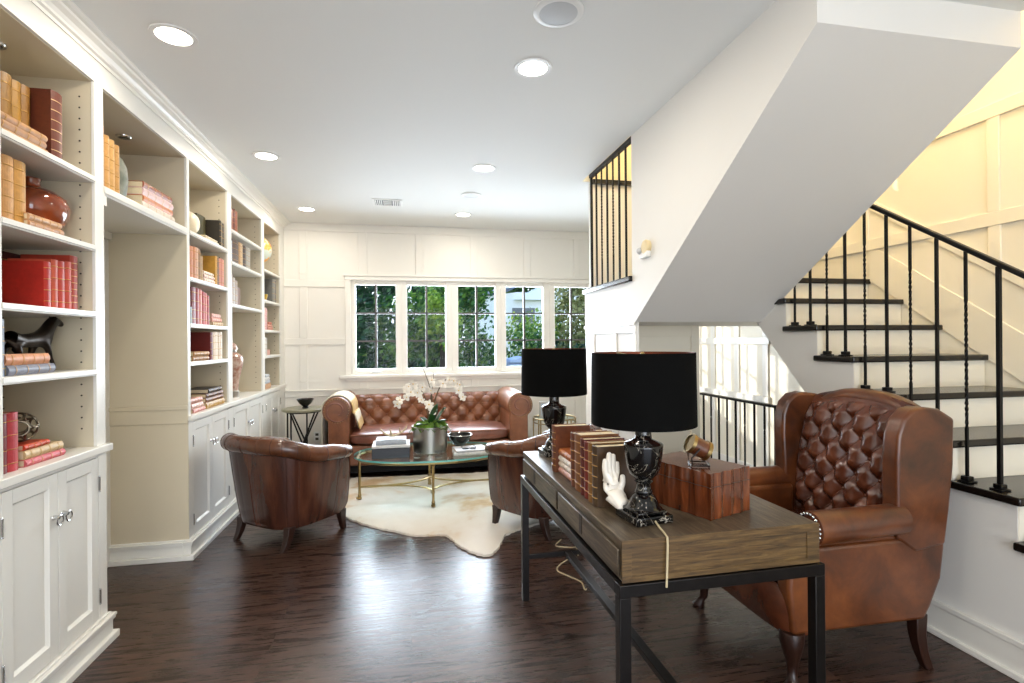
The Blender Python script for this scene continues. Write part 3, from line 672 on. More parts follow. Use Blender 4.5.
# bay B
C1,C2,C3=2.3005,2.0425,1.7005
row(4.60,C1,[(.06,.17,(150,76,54),'reddish brown book'),(.055,.185,(110,44,30),'dark mahogany book'),(.06,.18,(170,96,66),'brick brown book')],'on the middle far bay top shelf','brown books on the middle bay top shelf')
row(4.58,C2,[(.05,.17,(190,206,228),'pale blue book'),(.17,.19,(72,42,26),'broad dark leather book'),(.05,.195,(196,154,110),'tan book'),(.055,.195,(216,190,150),'cream book'),(.1,.19,(56,32,22),'broad black-brown book'),(.06,.19,(170,164,152),'grey book'),(.06,.19,(186,178,166),'light grey book')],'on the middle far bay second shelf','books on the middle bay second shelf')
row(4.58,C3,[(.06,.24,(150,128,120),'mauve-grey book'),(.06,.22,(176,164,152),'pale grey book'),(.06,.2,(160,140,126),'taupe book')],'on the middle far bay third shelf','grey books on the middle bay third shelf')
upright(4.79,C3,.18,.12,.16,(110,64,32),'brown book facing out under the white bust',x=XF-.05,bands=0)
o=thing('bust','small white plaster bust behind the brown book','bust',(XF-.26,4.99,C3))
build('head',MB().sphere((0,0,.235),.046,20,12,(.9,.85,1.2)),WHITEC,o,smooth=True)
build('shoulders',MB().lathe([(.0001,0),(.06,0),(.06,.02),(.04,.035),(.045,.08),(.095,.12),(.08,.15),(.036,.172),(.03,.2),(.0001,.205)],28),WHITEC,o,smooth=True)
JAR=mat('ginger_jar_glaze',(150,92,72),.2,var=.7,vscale=26,rgb2=(206,186,172),coat=.4)
o=thing('ginger_jar','tall lidded ginger jar in mottled red-brown glaze on the far countertop','jar',(XF-.12,4.90,CT))
build('body',MB().lathe([(.0001,0),(.062,0),(.064,.02),(.058,.06),(.066,.14),(.088,.24),(.102,.31),(.098,.35),(.07,.375),(.05,.385),(.048,.39)],36),JAR,o,smooth=True)
build('collar',MB().lathe([(.048,.385),(.05,.41),(.046,.412),(.044,.39)],32,cap=False),SILVER,o,smooth=True)
build('lid',MB().lathe([(.056,.408),(.058,.42),(.045,.45),(.02,.47),(.010,.48),(.018,.495),(.012,.51),(.0001,.514)],32),JAR,o,smooth=True)
build('foot_band',MB().lathe([(.066,0),(.067,.05),(.06,.058),(.058,.05)],32,cap=False),SILVER,o,smooth=True)
# bay C
D1,D2,D3,D4=2.1125,1.8105,1.5145,1.2565
o=thing('globe','orange and pale blue terrestrial globe on the highest far shelf','globe',(XF-.155,5.84,D1))
q=N('globe_map'); vv=q.coord(); q.l(q.ramp(q.noise(vv,9,5,.55),[(.45,lin((196,206,196))),(.52,lin((226,170,80))),(.6,lin((214,130,60)))]),q.b.inputs['Base Color']); q.p(Roughness=.25)
build('ball',MB().sphere((0,0,.235),.148,36,20),q.m,o,smooth=True)
build('meridian_arc',MB().tube([(.158*cos(t)*.3,.158*cos(t),.235+.158*sin(t)) for t in [R(-100+i*10) for i in range(20)]],.006,6,flat=.6),BRASS,o,smooth=True)
build('stand',MB().lathe([(.0001,0),(.085,0),(.085,.012),(.03,.025),(.014,.04),(.014,.08),(.0001,.085)],28),DARKWOOD,o,smooth=True)
row(5.57,D2,[(.07,.19,(48,46,40),'black-green book'),(.06,.2,(70,70,56),'dark olive book'),(.06,.19,(40,36,32),'black book'),(.07,.17,(76,64,44),'dark brown book')],'below the globe','dark books below the globe',x=XF-.07)
row(5.90,D2,[(.055,.245,(120,118,112),'grey book'),(.055,.25,(140,136,128),'light grey book'),(.05,.24,(110,106,100),'slate grey book')],'behind the yellow bowl','grey books below the globe')
o=thing('bowl','small yellow glazed bowl in front of the dark books below the globe','bowl',(XF-.025,5.66,D2)); o.location.x=XF-.0
o.location=(XF-.028,5.66,D2)
build('body',MB().lathe([(.0001,0),(.012,0),(.014,.006),(.024,.035),(.027,.06),(.025,.06),(.022,.036),(.0001,.012)],24),mat('yellow_glaze',(206,166,48),.2,var=.2),o,smooth=True)
o.location=(XF-.03,5.66,D2)
row(5.57,D3,[(.06,.22,(222,170,164),'pink tall book'),(.055,.215,(206,150,146),'dusty pink book')],'third shelf of the furthest bay','pink books in the furthest bay')
stack(5.88,D3,[(.03,.2,.12,(206,140,124),'salmon book',.0),(.026,.19,.12,(220,160,140),'pale salmon book',-.01),(.028,.13,.1,(196,110,86),'terracotta book',-.03)],'third shelf of the furthest bay','salmon stack in the furthest bay')
row(5.57,D4,[(.055,.18,(226,222,214),'white book'),(.05,.175,(206,200,190),'off-white book')],'fourth shelf of the furthest bay','white books in the furthest bay')
o=skin_mesh('figurine',[(0,0,.02),(0,0,.07),(0,.0,.11),(0,.01,.15),(0,.02,.175),(0,.05,.10),(0,.07,.13),(0,-.04,.10),(0,-.05,.06),(0,.0,.0)],[(0,1),(1,2),(2,3),(3,4),(2,5),(5,6),(2,7),(7,8),(0,9)],[.02,.018,.024,.012,.02,.01,.008,.011,.008,.03],BRZ,loc=(XF-.12,5.83,D4+.02))
tag(o,'small dark bronze figure with raised arm in the furthest bay','figurine')
o=thing('trinket_box','small pink lidded box before the dark figure','box',(XF-.03,5.78,D4))
build('body',MB().box(-.04,0,-.06,.06,0,.04),mat('pink_lacquer',(214,150,134),.3,var=.1),o,bevel=.003); build('lid',MB().box(-.042,.002,-.062,.062,.042,.056),mat('pink_lacquer',(214,150,134)),o,bevel=.004)
stack(5.76,CT,[(.055,.2,.14,(206,160,120),'tan book',.02),(.03,.18,.13,(190,200,214),'pale blue book',.0),(.032,.17,.12,(232,232,230),'white book',.0),(.03,.14,.11,(210,216,224),'bluish white book',-.01)],'at the far end of the countertop','pale stack at the far countertop end')

# ------------------------------------------------------------------ upholstery helpers
def tuft(u,v,P,Q,e=.42):
    a=u/P+v/Q; b_=u/P-v/Q
    s=abs(sin(pi*a))*abs(sin(pi*b_)); dome=math.sqrt(max(0,1-(1-s)**2))
    da=a-round(a); db=b_-round(b_); r2=((da+db)*P/2)**2+((da-db)*Q/2)**2; sg=.2*min(P,Q)
    return .5*dome+.5*(1-math.exp(-r2/(2*sg*sg)))
def pillow(x0,x1,y0,y1,z0,z1,bul=.03,n=22,e=4):
    """soft cushion: superellipsoid box with a crowned top"""
    b=MB(); cx,cy,cz=(x0+x1)/2,(y0+y1)/2,(z0+z1)/2; hx,hy,hz=(x1-x0)/2,(y1-y0)/2,(z1-z0)/2
    def f(u,v):
        t=2*pi*u; q=-pi/2+pi*v
        def pw(c,k): return math.copysign(abs(c)**k,c)
        k1=.28;k2=.34
        X=pw(cos(q),k2)*pw(cos(t),k1); Y=pw(cos(q),k2)*pw(sin(t),k1); Z=pw(sin(q),k2)
        z=cz+hz*Z+(bul*(1-X*X)*(1-Y*Y) if Z>0 else 0)
        return (cx+hx*X,cy+hy*Y,z)
    return b.grid(f,64,25,cu=True)

# ------------------------------------------------------------------ chesterfield sofa
SX0,SX1,SY0,SY1=-.846,1.278,5.40,6.30
so=thing('sofa','tan leather chesterfield sofa with tufted back below the windows','sofa',((SX0+SX1)/2,5.85,0))
W=(SX1-SX0)/2; ox=so.location.x; oy=so.location.y
def L(x,y,z): return (x-ox,y-oy,z)
AW=.25
# arms: scroll profile in xz extruded along y
def armprofile(side):
    cx,cz,r=.135,.705,.135      # scroll centre measured from the outer side
    pts=[(.055,.07),(.055,.60)]
    for i in range(0,27):
        t=R(215)-R(250)*i/26; pts.append((cx+r*cos(t),cz+r*sin(t)))
    pts+=[(AW,.60),(AW,.07)]
    return [(( SX0+p[0]) if side<0 else (SX1-p[0]),p[1]) for p in pts]
for sd in (-1,1):
    P=armprofile(sd); b=MB().prism([(p[0]-ox,p[1]) for p in P],'y',SY0-oy,SY1-.08-oy)
    a=build('arm',b,LEATHER_SOFA,so,bevel=.012,seg=3)
    # scroll piping on the front of the arm
    cx=(SX0+.135) if sd<0 else (SX1-.135)
    sp=[]
    for i in range(48):
        t=R(-70)+R(400)*i/47; rr=.045+.073*i/47
        sp.append((cx-ox+rr*cos(t)*(-sd),SY0-oy-.004,.705+rr*sin(t)))
    sp.append((cx-ox-(-.075)*sd*0+(.075 if sd<0 else -.075),SY0-oy-.004,.45)); sp.append((cx-ox+(.072 if sd<0 else -.072),SY0-oy-.004,.12))
    build('arm_piping',MB().tube(sp[:48],.007,8),LEATHER_CUSH,a,smooth=True)
    # nail heads round the scroll panel
    n=MB()
    for i in range(30):
        t=2*pi*i/30; n.sphere((cx-ox+.118*cos(t),SY0-oy-.004,.705+.118*sin(t)),.006,6,4)
    nh=build('nail_heads',n,BRASS,a,smooth=True); nh['kind']='stuff'
# back: swept profile, tufted on the room side
prof=[]
RZ=.665
for i in range(80):
    s=i/79
    if s<.45: q=s/.45; prof.append((6.05+.055*q,.44+(RZ-.44)*q))
    elif s<.93:
        q=(s-.45)/.48; t=R(180)-R(215)*q; prof.append((6.205+.10*cos(t),RZ+.11*sin(t)))
    else:
        q=(s-.93)/.07; prof.append((6.285+.01*q,RZ-.07-.5*q))
al=[0]
for p,q in zip(prof,prof[1:]): al.append(al[-1]+math.hypot(q[0]-p[0],q[1]-p[1]))
bx0,bx1=SX0+.2,SX1-.2
def backf(u,v):
    x=bx0+(bx1-bx0)*u; i=v*(len(prof)-1); k=min(int(i),len(prof)-2); f=i-k
    y=prof[k][0]*(1-f)+prof[k+1][0]*f; z=prof[k][1]*(1-f)+prof[k+1][1]*f; s=al[k]*(1-f)+al[k+1]*f
    fade=1 if s<.30 else max(0,1-(s-.30)/.13)
    d=tuft(x-.216,s-.03,.19,.2)*.05*fade
    nx=Vector((0,-1,.2)) if z<RZ and y<6.15 else Vector((0,y-6.205,z-RZ))
    nx.normalize()
    return L(x,y+nx.y*d,z+nx.z*d)
build('tufted_back',MB().grid(backf,300,110),LEATHER_SOFA,so,smooth=True,angle=180)
build('back_body',MB().box(SX0+.1-ox,SX1-.1-ox,6.12-oy,SY1-oy-.01,.08,.62),LEATHER_SOFA,so)
# buttons where the pleats meet
b=MB(); 
for i in range(-12,13):
    for j in range(0,6):
        if (i+j)%2: continue
        x=.216+.19*i/2; s=.03+.2*j/2
        if not(bx0+.05<x<bx1-.05) or s>.34 or s<.05: continue
        k=min(range(len(al)),key=lambda m:abs(al[m]-s)); p=backf((x-bx0)/(bx1-bx0),k/(len(prof)-1)); b.sphere((p[0],p[1]-.003,p[2]),.010,8,6)
bt=build('tufting_buttons',b,LEATHER_CUSH,so,smooth=True); bt['kind']='stuff'
build('seat_cushion',pillow(SX0+AW-.01-ox,SX1-AW+.01-ox,5.40-oy,6.07-oy,.345,.47,.025),LEATHER_CUSH,so,smooth=True,angle=180)
build('cushion_welt',MB().tube([L(SX0+AW+.01,5.405,.452),L(.2,5.398,.456),L(SX1-AW-.01,5.405,.452)],.006,8),LEATHER_SOFA,so,smooth=True)
build('front_rail',MB().box(SX0+AW-.005-ox,SX1-AW+.005-ox,5.425-oy,5.52-oy,.145,.345),LEATHER_SOFA,so,bevel=.02,seg=4)
build('dust_cover',MB().box(SX0+.08-ox,SX1-.08-ox,5.50-oy,6.24-oy,.06,.16),BLACKFAB,so)
for x in (SX0+.13,SX1-.13):
    for y in (5.46,6.2): build('leg',MB().lathe([(.0001,0),(.025,0),(.032,.03),(.022,.05),(.03,.075),(.0001,.08)],16,x-ox,y-oy),DARKWOOD,so,smooth=True)
# throw over the left arm: follows the scroll and hangs onto the seat back corner
THROW=None
q=N('cream_mustard_throw'); v_=q.coord((1,1,1)); sx_=q.n('ShaderNodeSeparateXYZ'); q.l(q.coord((1,1,1),'Generated'),sx_.inputs[0])
q.l(q.ramp(sx_.outputs['X'],[(.0,lin((238,232,214))),(.74,lin((236,228,206))),(.77,lin((206,168,100))),(.84,lin((214,178,112))),(.86,lin((236,228,206))),(.91,lin((236,228,206))),(.93,lin((206,168,100)))]),q.b.inputs['Base Color']); q.p(Roughness=.95,Sheen_Weight=.2)
q.bump(q.noise(v_,140,2),.3,.004); THROW=q.m
tp=[]
cxs,czs,r=SX0+.135,.705,.147
for i in range(14): tp.append((SX0-.016+.0*i,.22+.36*i/13))
for i in range(30):
    t=R(200)-R(215)*i/29; tp.append((cxs+r*cos(t),czs+r*sin(t)))
for i in range(14): tp.append((SX0+AW+.045+.05*i/13,.66-.17*i/13))
def throwf(u,v):
    i=u*(len(tp)-1); k=min(int(i),len(tp)-2); f=i-k
    x=tp[k][0]*(1-f)+tp[k+1][0]*f; z=tp[k][1]*(1-f)+tp[k+1][1]*f
    y=5.47+.42*v+.10*u*u+.012*sin(9*u)
    fold=.007*sin(v*19+3*u)+.004*sin(v*41+u*7)
    dx,dz=(x-cxs),(z-czs); l=max(.05,math.hypot(dx,dz))
    return (x+dx/l*fold,y,z+abs(dz)/l*fold)
o=build('throw_blanket',MB().grid(throwf,70,40),THROW,None,smooth=True,solid=.008,angle=180)
tag(o,'cream and mustard throw blanket draped over the sofa left arm','blanket')

# ------------------------------------------------------------------ barrel chairs
def barrel(label,loc,rz):
    t_=thing('tub_chair',label,'chair',loc,rz,'leather tub chairs by the coffee table')
    hw,dp=.365,.36; N_=72
    def plan(t):       # t 0..1 from left front round the back to right front ; front = +y
        a=R(-28)+R(236)*(1-t)+R(0); a=R(208)-0 if False else R(180+28)*1.0 if False else a
        # superellipse
        a=R(152)+R(236)*t   # 152deg (front-left) through 270 (back) to 388
        c,s=cos(a),sin(a); k=.62
        return Vector((math.copysign(abs(c)**k,c)*hw,math.copysign(abs(s)**k,s)*dp,0))
    def top(t): 
        m=1-abs(2*t-1); e=min(1,m/.75); e=e*e*(3-2*e)
        return .552+.112*e
    def outer(u,v):
        p=plan(u); h=top(u); z=.135+(h-.135)*v; s=.80+.195*v**.8
        ple=.006*abs(sin(u*pi*13))**.4*min(1,v*4)*min(1,(1-v)*6+.3)
        q=p*(s+ple); ee=max(0,1-min(u,1-u)/.13); q.y+=.075*ee*ee*(1-v)**.7*min(1,v*3+.55)
        return (q.x,q.y,z)
    sh=build('outer_shell',MB().grid(outer,230,16),LEATHER_TUB,t_,smooth=True,angle=180)
    pip=MB()
    for k in (0,1,3,4,5,6.5,8,9,10,12,13):
        u=k/13; pip.tube([tuple(Vector(outer(u,v/14))*1.0) for v in range(15)],.0035,5)
    pp=build('seam_piping',pip,LEATHER_TUB,sh,smooth=True); pp['kind']='stuff'
    pts=[plan(i/N_)*.975+Vector((0,0,top(i/N_)+.035)) for i in range(N_+1)]
    rad=[.058*(.72+.28*min(1,8*min(i,N_-i)/N_)) for i in range(N_+1)]
    rl_=MB().tube(pts,rad,18); 
    for e in (0,N_): rl_.sphere(tuple(pts[e]),rad[e]*.99,16,10,(1,.6,1))
    ro=build('rolled_top',rl_,LEATHER_TUBROLL,t_,smooth=True)
    sm=MB()
    for k in range(1,16):
        i=k/16*N_; j=int(i); a=pts[j]; d=(pts[min(N_,j+1)]-pts[j-1]).normalized(); n=d.cross(Vector((0,0,1))).normalized()
        sm.tube([tuple(a+(n*cos(q)+Vector((0,0,1))*sin(q))*(rad[j]+.0004)) for q in [2*pi*m/24 for m in range(24)]],.0022,5,closed=True)
    s2=build('roll_seams',sm,LEATHER_TUB,ro,smooth=True); s2['kind']='stuff'
    nn=MB()
    for i in range(90):
        u=i/89; p=Vector(outer(u,.985)); nn.sphere(tuple(p*1.004),.0045,6,4)
    nh=build('nail_heads',nn,BRASS,ro,smooth=True); nh['kind']='stuff'
    def inner(u,v):
        p=plan(.03+.94*u); h=top(u)+.01; z=.30+(h-.30)*v; s=.66+.16*v
        q=p*s; return (q.x,q.y*1.0,z)
    build('inner_back',MB().grid(inner,80,12),LEATHER_TUB,t_,smooth=True,angle=180)
    # arm fronts close the thickness of the shell
    for sgn,u in ((-1,0),(1,1)):
        A=[outer(u,v/10) for v in range(11)]; B=[(p[0]-sgn*-.0-sgn*.085 if True else 0,p[1]+.012,p[2]) for p in A]
        C=[((a[0]+b_[0])/2,(a[1]+b_[1])/2+.03,a[2]) for a,b_ in zip(A,B)]
        vs=A+C+B; fs=[(i,i+1,11+i+1,11+i) for i in range(10)]+[(11+i,12+i,23+i,22+i) for i in range(10)]
        build('arm_front',MB().add(vs,fs),LEATHER_TUB,t_,smooth=True,angle=180)
    build('seat_base',MB().prism([(x*.9,y) for x,y in [tuple((plan(i/40)*.82)[:2]) for i in range(41)]]+[(hw*.64,.255),(-hw*.64,.255)],'z',.135,.30),LEATHER_TUB,t_,bevel=.015)
    build('seat_cushion',pillow(-.25,.25,-.22,.33,.30,.43,.03),LEATHER_TUBROLL,t_,smooth=True,angle=180)
    for x,y,dx,dy in ((-.245,-.22,-.0,-.05),(.245,-.22,.0,-.05),(-.25,.225,-.01,.015),(.25,.225,.01,.015)):
        lg=MB(); r0,r1=.028,.017
        for q in range(1):
            lv=[(0,1),( .5,.35),(1,0)]
            rings=[[(x+dx*k+sx*(r0+(r1-r0)*t),y+dy*k+sy*(r0+(r1-r0)*t),.15*(1-t)) for sx,sy in ((-1,-1),(1,-1),(1,1),(-1,1))] for t,k in ((0,0),(.35,.15),(.7,.5),(1,1))]
            n=4; vs=[p for a in rings for p in a]; lg.add(vs,[(i*4+k,i*4+(k+1)%4,i*4+4+(k+1)%4,i*4+4+k) for i in range(3) for k in range(4)]+[(3,2,1,0),(12,13,14,15)])
        build('leg',lg,DARKWOOD,t_,bevel=.003)
    return t_
n1=math.atan2(.63,.77)
barrel('brown leather tub chair seen from behind, in front of the white cabinets',(-.845,4.05,0),-n1)
barrel('brown leather tub chair half hidden behind the oak desk',(.975,3.87,0),R(36.5))

# ------------------------------------------------------------------ cowhide rug
pts=[(-.471,4.244),(-.338,4.079),(-.222,3.969),(-.077,3.855),(.028,3.773),(.133,3.755),(.236,3.728),(.279,3.643),(.322,3.508),(.406,3.373),(.496,3.325),(.575,3.44),(.634,3.61),(.70,3.687),(.797,3.746),(1.0,3.86),(1.12,3.98),(1.15,4.2),(1.06,4.5),(1.10,4.8),(1.2,5.1),(1.12,5.35),(.9,5.42),(.5,5.44),(.1,5.46),(-.3,5.47),(-.6,5.50),(-.72,5.3),(-.66,5.0),(-.58,4.7),(-.60,4.45)]
def spline(p,k=6):
    out=[];n=len(p)
    for i in range(n):
        a,b_,c_,d_=[Vector(p[(i+j)%n]) for j in(-1,0,1,2)]
        for s in range(k):
            t=s/k; out.append(tuple(.5*((2*b_)+(-a+c_)*t+(2*a-5*b_+4*c_-d_)*t*t+(-a+3*b_-3*c_+d_)*t**3)))
    return out
P=spline(pts,7); rnd=random.Random(4)
cx=sum(p[0] for p in P)/len(P); cy=sum(p[1] for p in P)/len(P)
b=MB(); n=len(P); rings=[]
edge=[(p[0]+rnd.uniform(-.006,.006),p[1]+rnd.uniform(-.006,.006)) for p in P]
def ringat(f,zf): return [(cx+(p[0]-cx)*f,cy+(p[1]-cy)*f,zf(i)) for i,p in enumerate(edge)]
R_=[ringat(1,lambda i:.002+.0*i),ringat(.998,lambda i:.012+.006*abs(sin(i*1.7))),ringat(.985,lambda i:.012+.003*abs(sin(i*.9))),ringat(.95,lambda i:.012),ringat(.85,lambda i:.012),ringat(.5,lambda i:.012)]
vs=[p for r_ in R_ for p in r_]+[(cx,cy,.012)]; fs=[]
for j in range(len(R_)-1):
    for i in range(n): fs.append((j*n+i,j*n+(i+1)%n,(j+1)*n+(i+1)%n,(j+1)*n+i))
j=len(R_)-1
for i in range(n): fs.append((j*n+i,j*n+(i+1)%n,len(vs)-1))
fs.append(tuple(range(n-1,-1,-1)))
tag(build('cowhide_rug',b.add(vs,fs),HIDE,None,smooth=True,angle=60),'cream and tan cowhide rug under the glass coffee table','rug')

# ------------------------------------------------------------------ coffee table
ct=thing('coffee_table','oval glass coffee table with brass legs and curved stretchers','table',(.18,4.74,.0135))
GZ=.392; ea,eb=.66,.41
b=MB(); n=96
ol=[(ea*math.copysign(abs(cos(t))**.9,cos(t)),eb*math.copysign(abs(sin(t))**.9,sin(t))) for t in [2*pi*i/n for i in range(n)]]
vs=[(x,y,GZ) for x,y in ol]+[(x,y,GZ-.014) for x,y in ol]
fs=[tuple(range(n)),tuple(range(2*n-1,n-1,-1))]; b.add(vs,fs); gt=build('glass_top',b,TGLASS,ct)
b=MB(); b.add([(x*1.0005,y*1.0005,GZ) for x,y in ol]+[(x*1.0005,y*1.0005,GZ-.014) for x,y in ol],[(i,(i+1)%n,n+(i+1)%n,n+i) for i in range(n)]); build('glass_edge',b,GEDGE,gt,smooth=True)
build('rim',MB().tube([(x*.955,y*.94,GZ-.026) for x,y in ol],.011,8,closed=True),BRASS,ct,smooth=True)
legs=[(-.615,.0),(.63,.0),(.005,-.345),(.0,.345)]
for x,y in legs:
    l=MB().lathe([(.0001,.0),(.016,0),(.019,.012),(.013,.024),(.017,.034),(.011,.05),(.0105,.09),(.012,.33),(.017,.34),(.013,.35),(.018,.358),(.0001,.364)],14,x,y)
    f=Vector((x,y,0)).normalized()
    l.sphere((x+f.x*.016,y+f.y*.016,.012),.014,10,6,(1.2,1.2,.8))
    build('leg',l,BRASS,ct,smooth=True)
import itertools
order=[legs[0],legs[2],legs[1],legs[3]]
for i in range(4):
    a,c_=Vector((*order[i],.105)),Vector((*order[(i+1)%4],.105)); m=(a+c_)/2; pull=-m*.55; pull.z=0
    pp=[]
    for s in range(17):
        t=s/16; p=a*(1-t)+c_*t+pull*(4*t*(1-t))**.85; pp.append(p)
    build('stretcher',MB().tube(pp,.010,6,flat=.8),BRASS,ct,smooth=True)
# things on the coffee table
TZ_=GZ+.0145
bx=thing('box','black lacquered box with pale lid edges under the grey book','box',(-.158,4.62,TZ_))
build('body',MB().box(-.155,.155,-.13,.13,0,.085),BLACKC,bx,bevel=.003); build('lid',MB().box(-.157,.157,-.132,.132,.087,.108),mat('pale_box_lid',(206,206,206),.4),bx,bevel=.004)
o=book(.04,.19,.25,(170,178,188),accent=(200,205,210),label='pale grey book lying on the black box on the coffee table',bands=0); o.rotation_euler=(R(90),0,R(-90)); o.location=(-.033,4.52,TZ_+.109)
an=[(0,0,0),(-.03,.0,.012),(-.07,.005,.035),(-.10,.0,.07),(.03,0,.012),(.075,.005,.03),(.11,0,.06),(.125,-.005,.10),(-.015,-.02,.05),(-.02,-.03,.075),(.06,-.01,.055),(.065,-.015,.08)]
o=skin_mesh('antlers',an,[(0,1),(1,2),(2,3),(0,4),(4,5),(5,6),(6,7),(0,8),(8,9),(5,10),(10,11)],[.012,.010,.009,.004,.010,.009,.008,.003,.007,.003,.006,.003],mat('bone',(216,196,160),.5,var=.3,vscale=40),loc=(-.15,4.60,TZ_+.152+.012))
tag(o,'pale shed antlers lying on the grey book','ornament')
# orchid
oc=thing('potted_orchid','white orchid with arching sprays in a hammered silver planter','plant',(.176,4.73,TZ_))
pl=build('planter',MB().lathe([(.0001,0),(.142,0),(.148,.006),(.155,.215),(.160,.22),(.160,.228),(.150,.228),(.147,.20),(.0001,.195)],44),SILVER,oc,smooth=True)
for sx in (-1,1): build('handle',MB().tube([(sx*.156,-.03,.195),(sx*.18,-.03,.185),(sx*.184,0,.17),(sx*.18,.03,.185),(sx*.156,.03,.195)],.006,8),SILVER,pl,smooth=True)
rn=random.Random(3)
MOSS=mat('moss',(92,128,36),.95,var=.6,vscale=40,bump=1,bscale=120); LEAF=mat('orchid_leaf',(40,78,34),.3,var=.4,vscale=12); PETAL=mat('orchid_petal',(244,238,228),.6,var=.06); STEM=mat('orchid_stem',(92,74,44),.6,var=.3,vscale=30); LIPM=mat('orchid_lip',(226,186,96),.5,var=.2)
def mossf(u,v):
    t=2*pi*u; r=.165*v; k=.012*(sin(9*t+5*v)+sin(17*t*1+9*v))+.03*(1-v*v)
    return (r*cos(t),r*sin(t),.215+k+(.012 if v<.9 else -.004))
ms=build('moss',MB().grid(mossf,90,14,cu=True),MOSS,oc,smooth=True,angle=180)
def leafblade(p0,d,length,width,curl,upv=.6):
    b=MB(); d=Vector(d).normalized(); side=d.cross(Vector((0,0,1)));
    if side.length<.2: side=Vector((1,0,0))
    side.normalize()
    def f(u,v):
        w=width*(sin(pi*min(1,v*.92+.08))**.65)*(u-.5)*2
        c_=Vector(p0)+d*(length*v)+Vector((0,0,1))*(-curl*v*v)+side*w
        n=side.cross(d); return tuple(c_+n*(abs(u-.5)*.14*width*4))
    return b.grid(f,9,14)
for p0,d,l,w,c_ in (((0.01,-.02,.22),(.25,-.25,1),.24,.05,.02),((.03,-.02,.22),(.9,-.4,.9),.17,.045,.06),((.0,-.03,.22),(-.8,-.5,.45),.17,.04,.05),((.04,.0,.22),(.55,.1,1),.22,.045,.03),((.02,-.04,.22),(.5,-1,.3),.14,.04,.04),((-.01,.0,.22),(-.6,.4,.8),.15,.04,.04)):
    build('leaf',leafblade(p0,d,l,w,c_),LEAF,oc,smooth=True,angle=180,solid=.003)
def arc(p0,p1,p2,p3,n=26):
    a,b_,c_,d_=map(Vector,(p0,p1,p2,p3)); return [a*(1-t)**3+b_*3*t*(1-t)**2+c_*3*t*t*(1-t)+d_*t**3 for t in [i/n for i in range(n+1)]]
stems=[arc((-.01,0,.22),(-.03,0,.55),(-.16,-.02,.66),(-.27,-.03,.44)),arc((.02,0,.22),(.02,.0,.62),(.22,-.02,.80),(.275,-.03,.50)),arc((0,.01,.22),(.06,.02,.5),(-.02,.0,.62),(-.06,.0,.745)),arc((0,.01,.22),(-.02,.02,.48),(.05,.0,.6),(.03,.0,.70)),arc((.0,.01,.22),(.0,.02,.5),(-.14,.0,.70),(-.20,-.02,.56))]
for s_ in stems: build('stem',MB().tube(s_,[.006-.0035*i/26 for i in range(27)],6),STEM,oc,smooth=True)
def flower(c_,n,size,parent):
    n=Vector(n).normalized(); a=n.orthogonal().normalized(); b2=n.cross(a); b=MB()
    for k,(ww,ll) in enumerate(((.42,.95),(.75,1),(.42,.9),(.42,.9),(.75,1))):
        t=2*pi*k/5+rn.uniform(-.12,.12); d=(a*cos(t)+b2*sin(t)); sd=n.cross(d)
        def f(u,v,d=d,sd=sd,ww=ww,ll=ll): return tuple(Vector(c_)+d*(size*ll*v)+sd*((u-.5)*2*ww*size*.62*sin(pi*(v*.86+.07))**.7)+n*(size*(.16*v*v-.22*(u-.5)**2)))
        b.grid(f,6,7)
    o=build('flower',b,PETAL,parent,smooth=True,angle=180)
    build('lip',MB().sphere(tuple(Vector(c_)+n*size*.12),size*.15,8,6),LIPM,o,smooth=True)
for si,idx in ((0,(9,12,14,16,18,20,22,24,26)),(1,(12,15,17,19,21,23,25,26)),(4,(14,17,20,23,26)),(2,(15,)),(3,(19,22))):
    for j in idx:
        p=stems[si][j]; off=Vector((rn.uniform(-.02,.02),rn.uniform(-.05,.0),rn.uniform(-.035,.012)))
        flower(p+off,(rn.uniform(-.7,.5),-1,rn.uniform(-.3,.3)),rn.uniform(.034,.046),oc)
flower(Vector((-.01,-.05,.42)),(-.1,-1,.2),.05,oc); flower(Vector((.02,-.05,.37)),(.2,-1,.1),.045,oc)
# bowl, books, small glass things
o=thing('bowl','black shiny bowl beside the silver planter on the coffee table','bowl',(.445,4.80,TZ_))
build('body',MB().lathe([(.0001,0),(.045,0),(.045,.008),(.03,.014),(.055,.035),(.095,.08),(.115,.125),(.112,.125),(.09,.08),(.05,.04),(.0001,.03)],36),BLACKC,o,smooth=True)
build('rim',MB().tube([(.1135*cos(t),.1135*sin(t),.125) for t in [2*pi*i/40 for i in range(40)]],.0035,6,closed=True),CHROME,o,smooth=True)
o=book(.03,.24,.31,(226,224,220),accent=(120,120,124),label='large white book lying at the right end of the glass coffee table',bands=0,page=mat('white_pages',(230,228,222),.8)); o.rotation_euler=(R(90),0,R(-90)); o.location=(.675,4.46,TZ_)
o=book(.016,.2,.27,(206,206,210),accent=(90,90,94),label='thin pale grey book on top of the large white book',bands=0); o.rotation_euler=(R(90),0,R(-84)); o.location=(.655,4.475,TZ_+.031)
o=thing('reading_glasses','pair of dark reading glasses lying on the thin grey book','glasses',(.5,4.53,TZ_+.048))
for sx in (-1,1):
    build('lens_rim',MB().tube([(sx*.032+.026*cos(t),.02*sin(t)-.02,.004+.0*t) for t in [2*pi*i/20 for i in range(20)]],.0035,6,closed=True),BLACKC,o,smooth=True)
    build('temple',MB().tube([(sx*.058,-.02,.004),(sx*.06,.05,.006),(sx*.05,.09,.004)],.003,6),BLACKC,o,smooth=True)
build('bridge',MB().tube([(-.007,-.02,.005),(0,-.013,.009),(.007,-.02,.005)],.003,6),BLACKC,o,smooth=True)
CLEAR=glass_mat('clear_crystal',(.95,.95,.97))
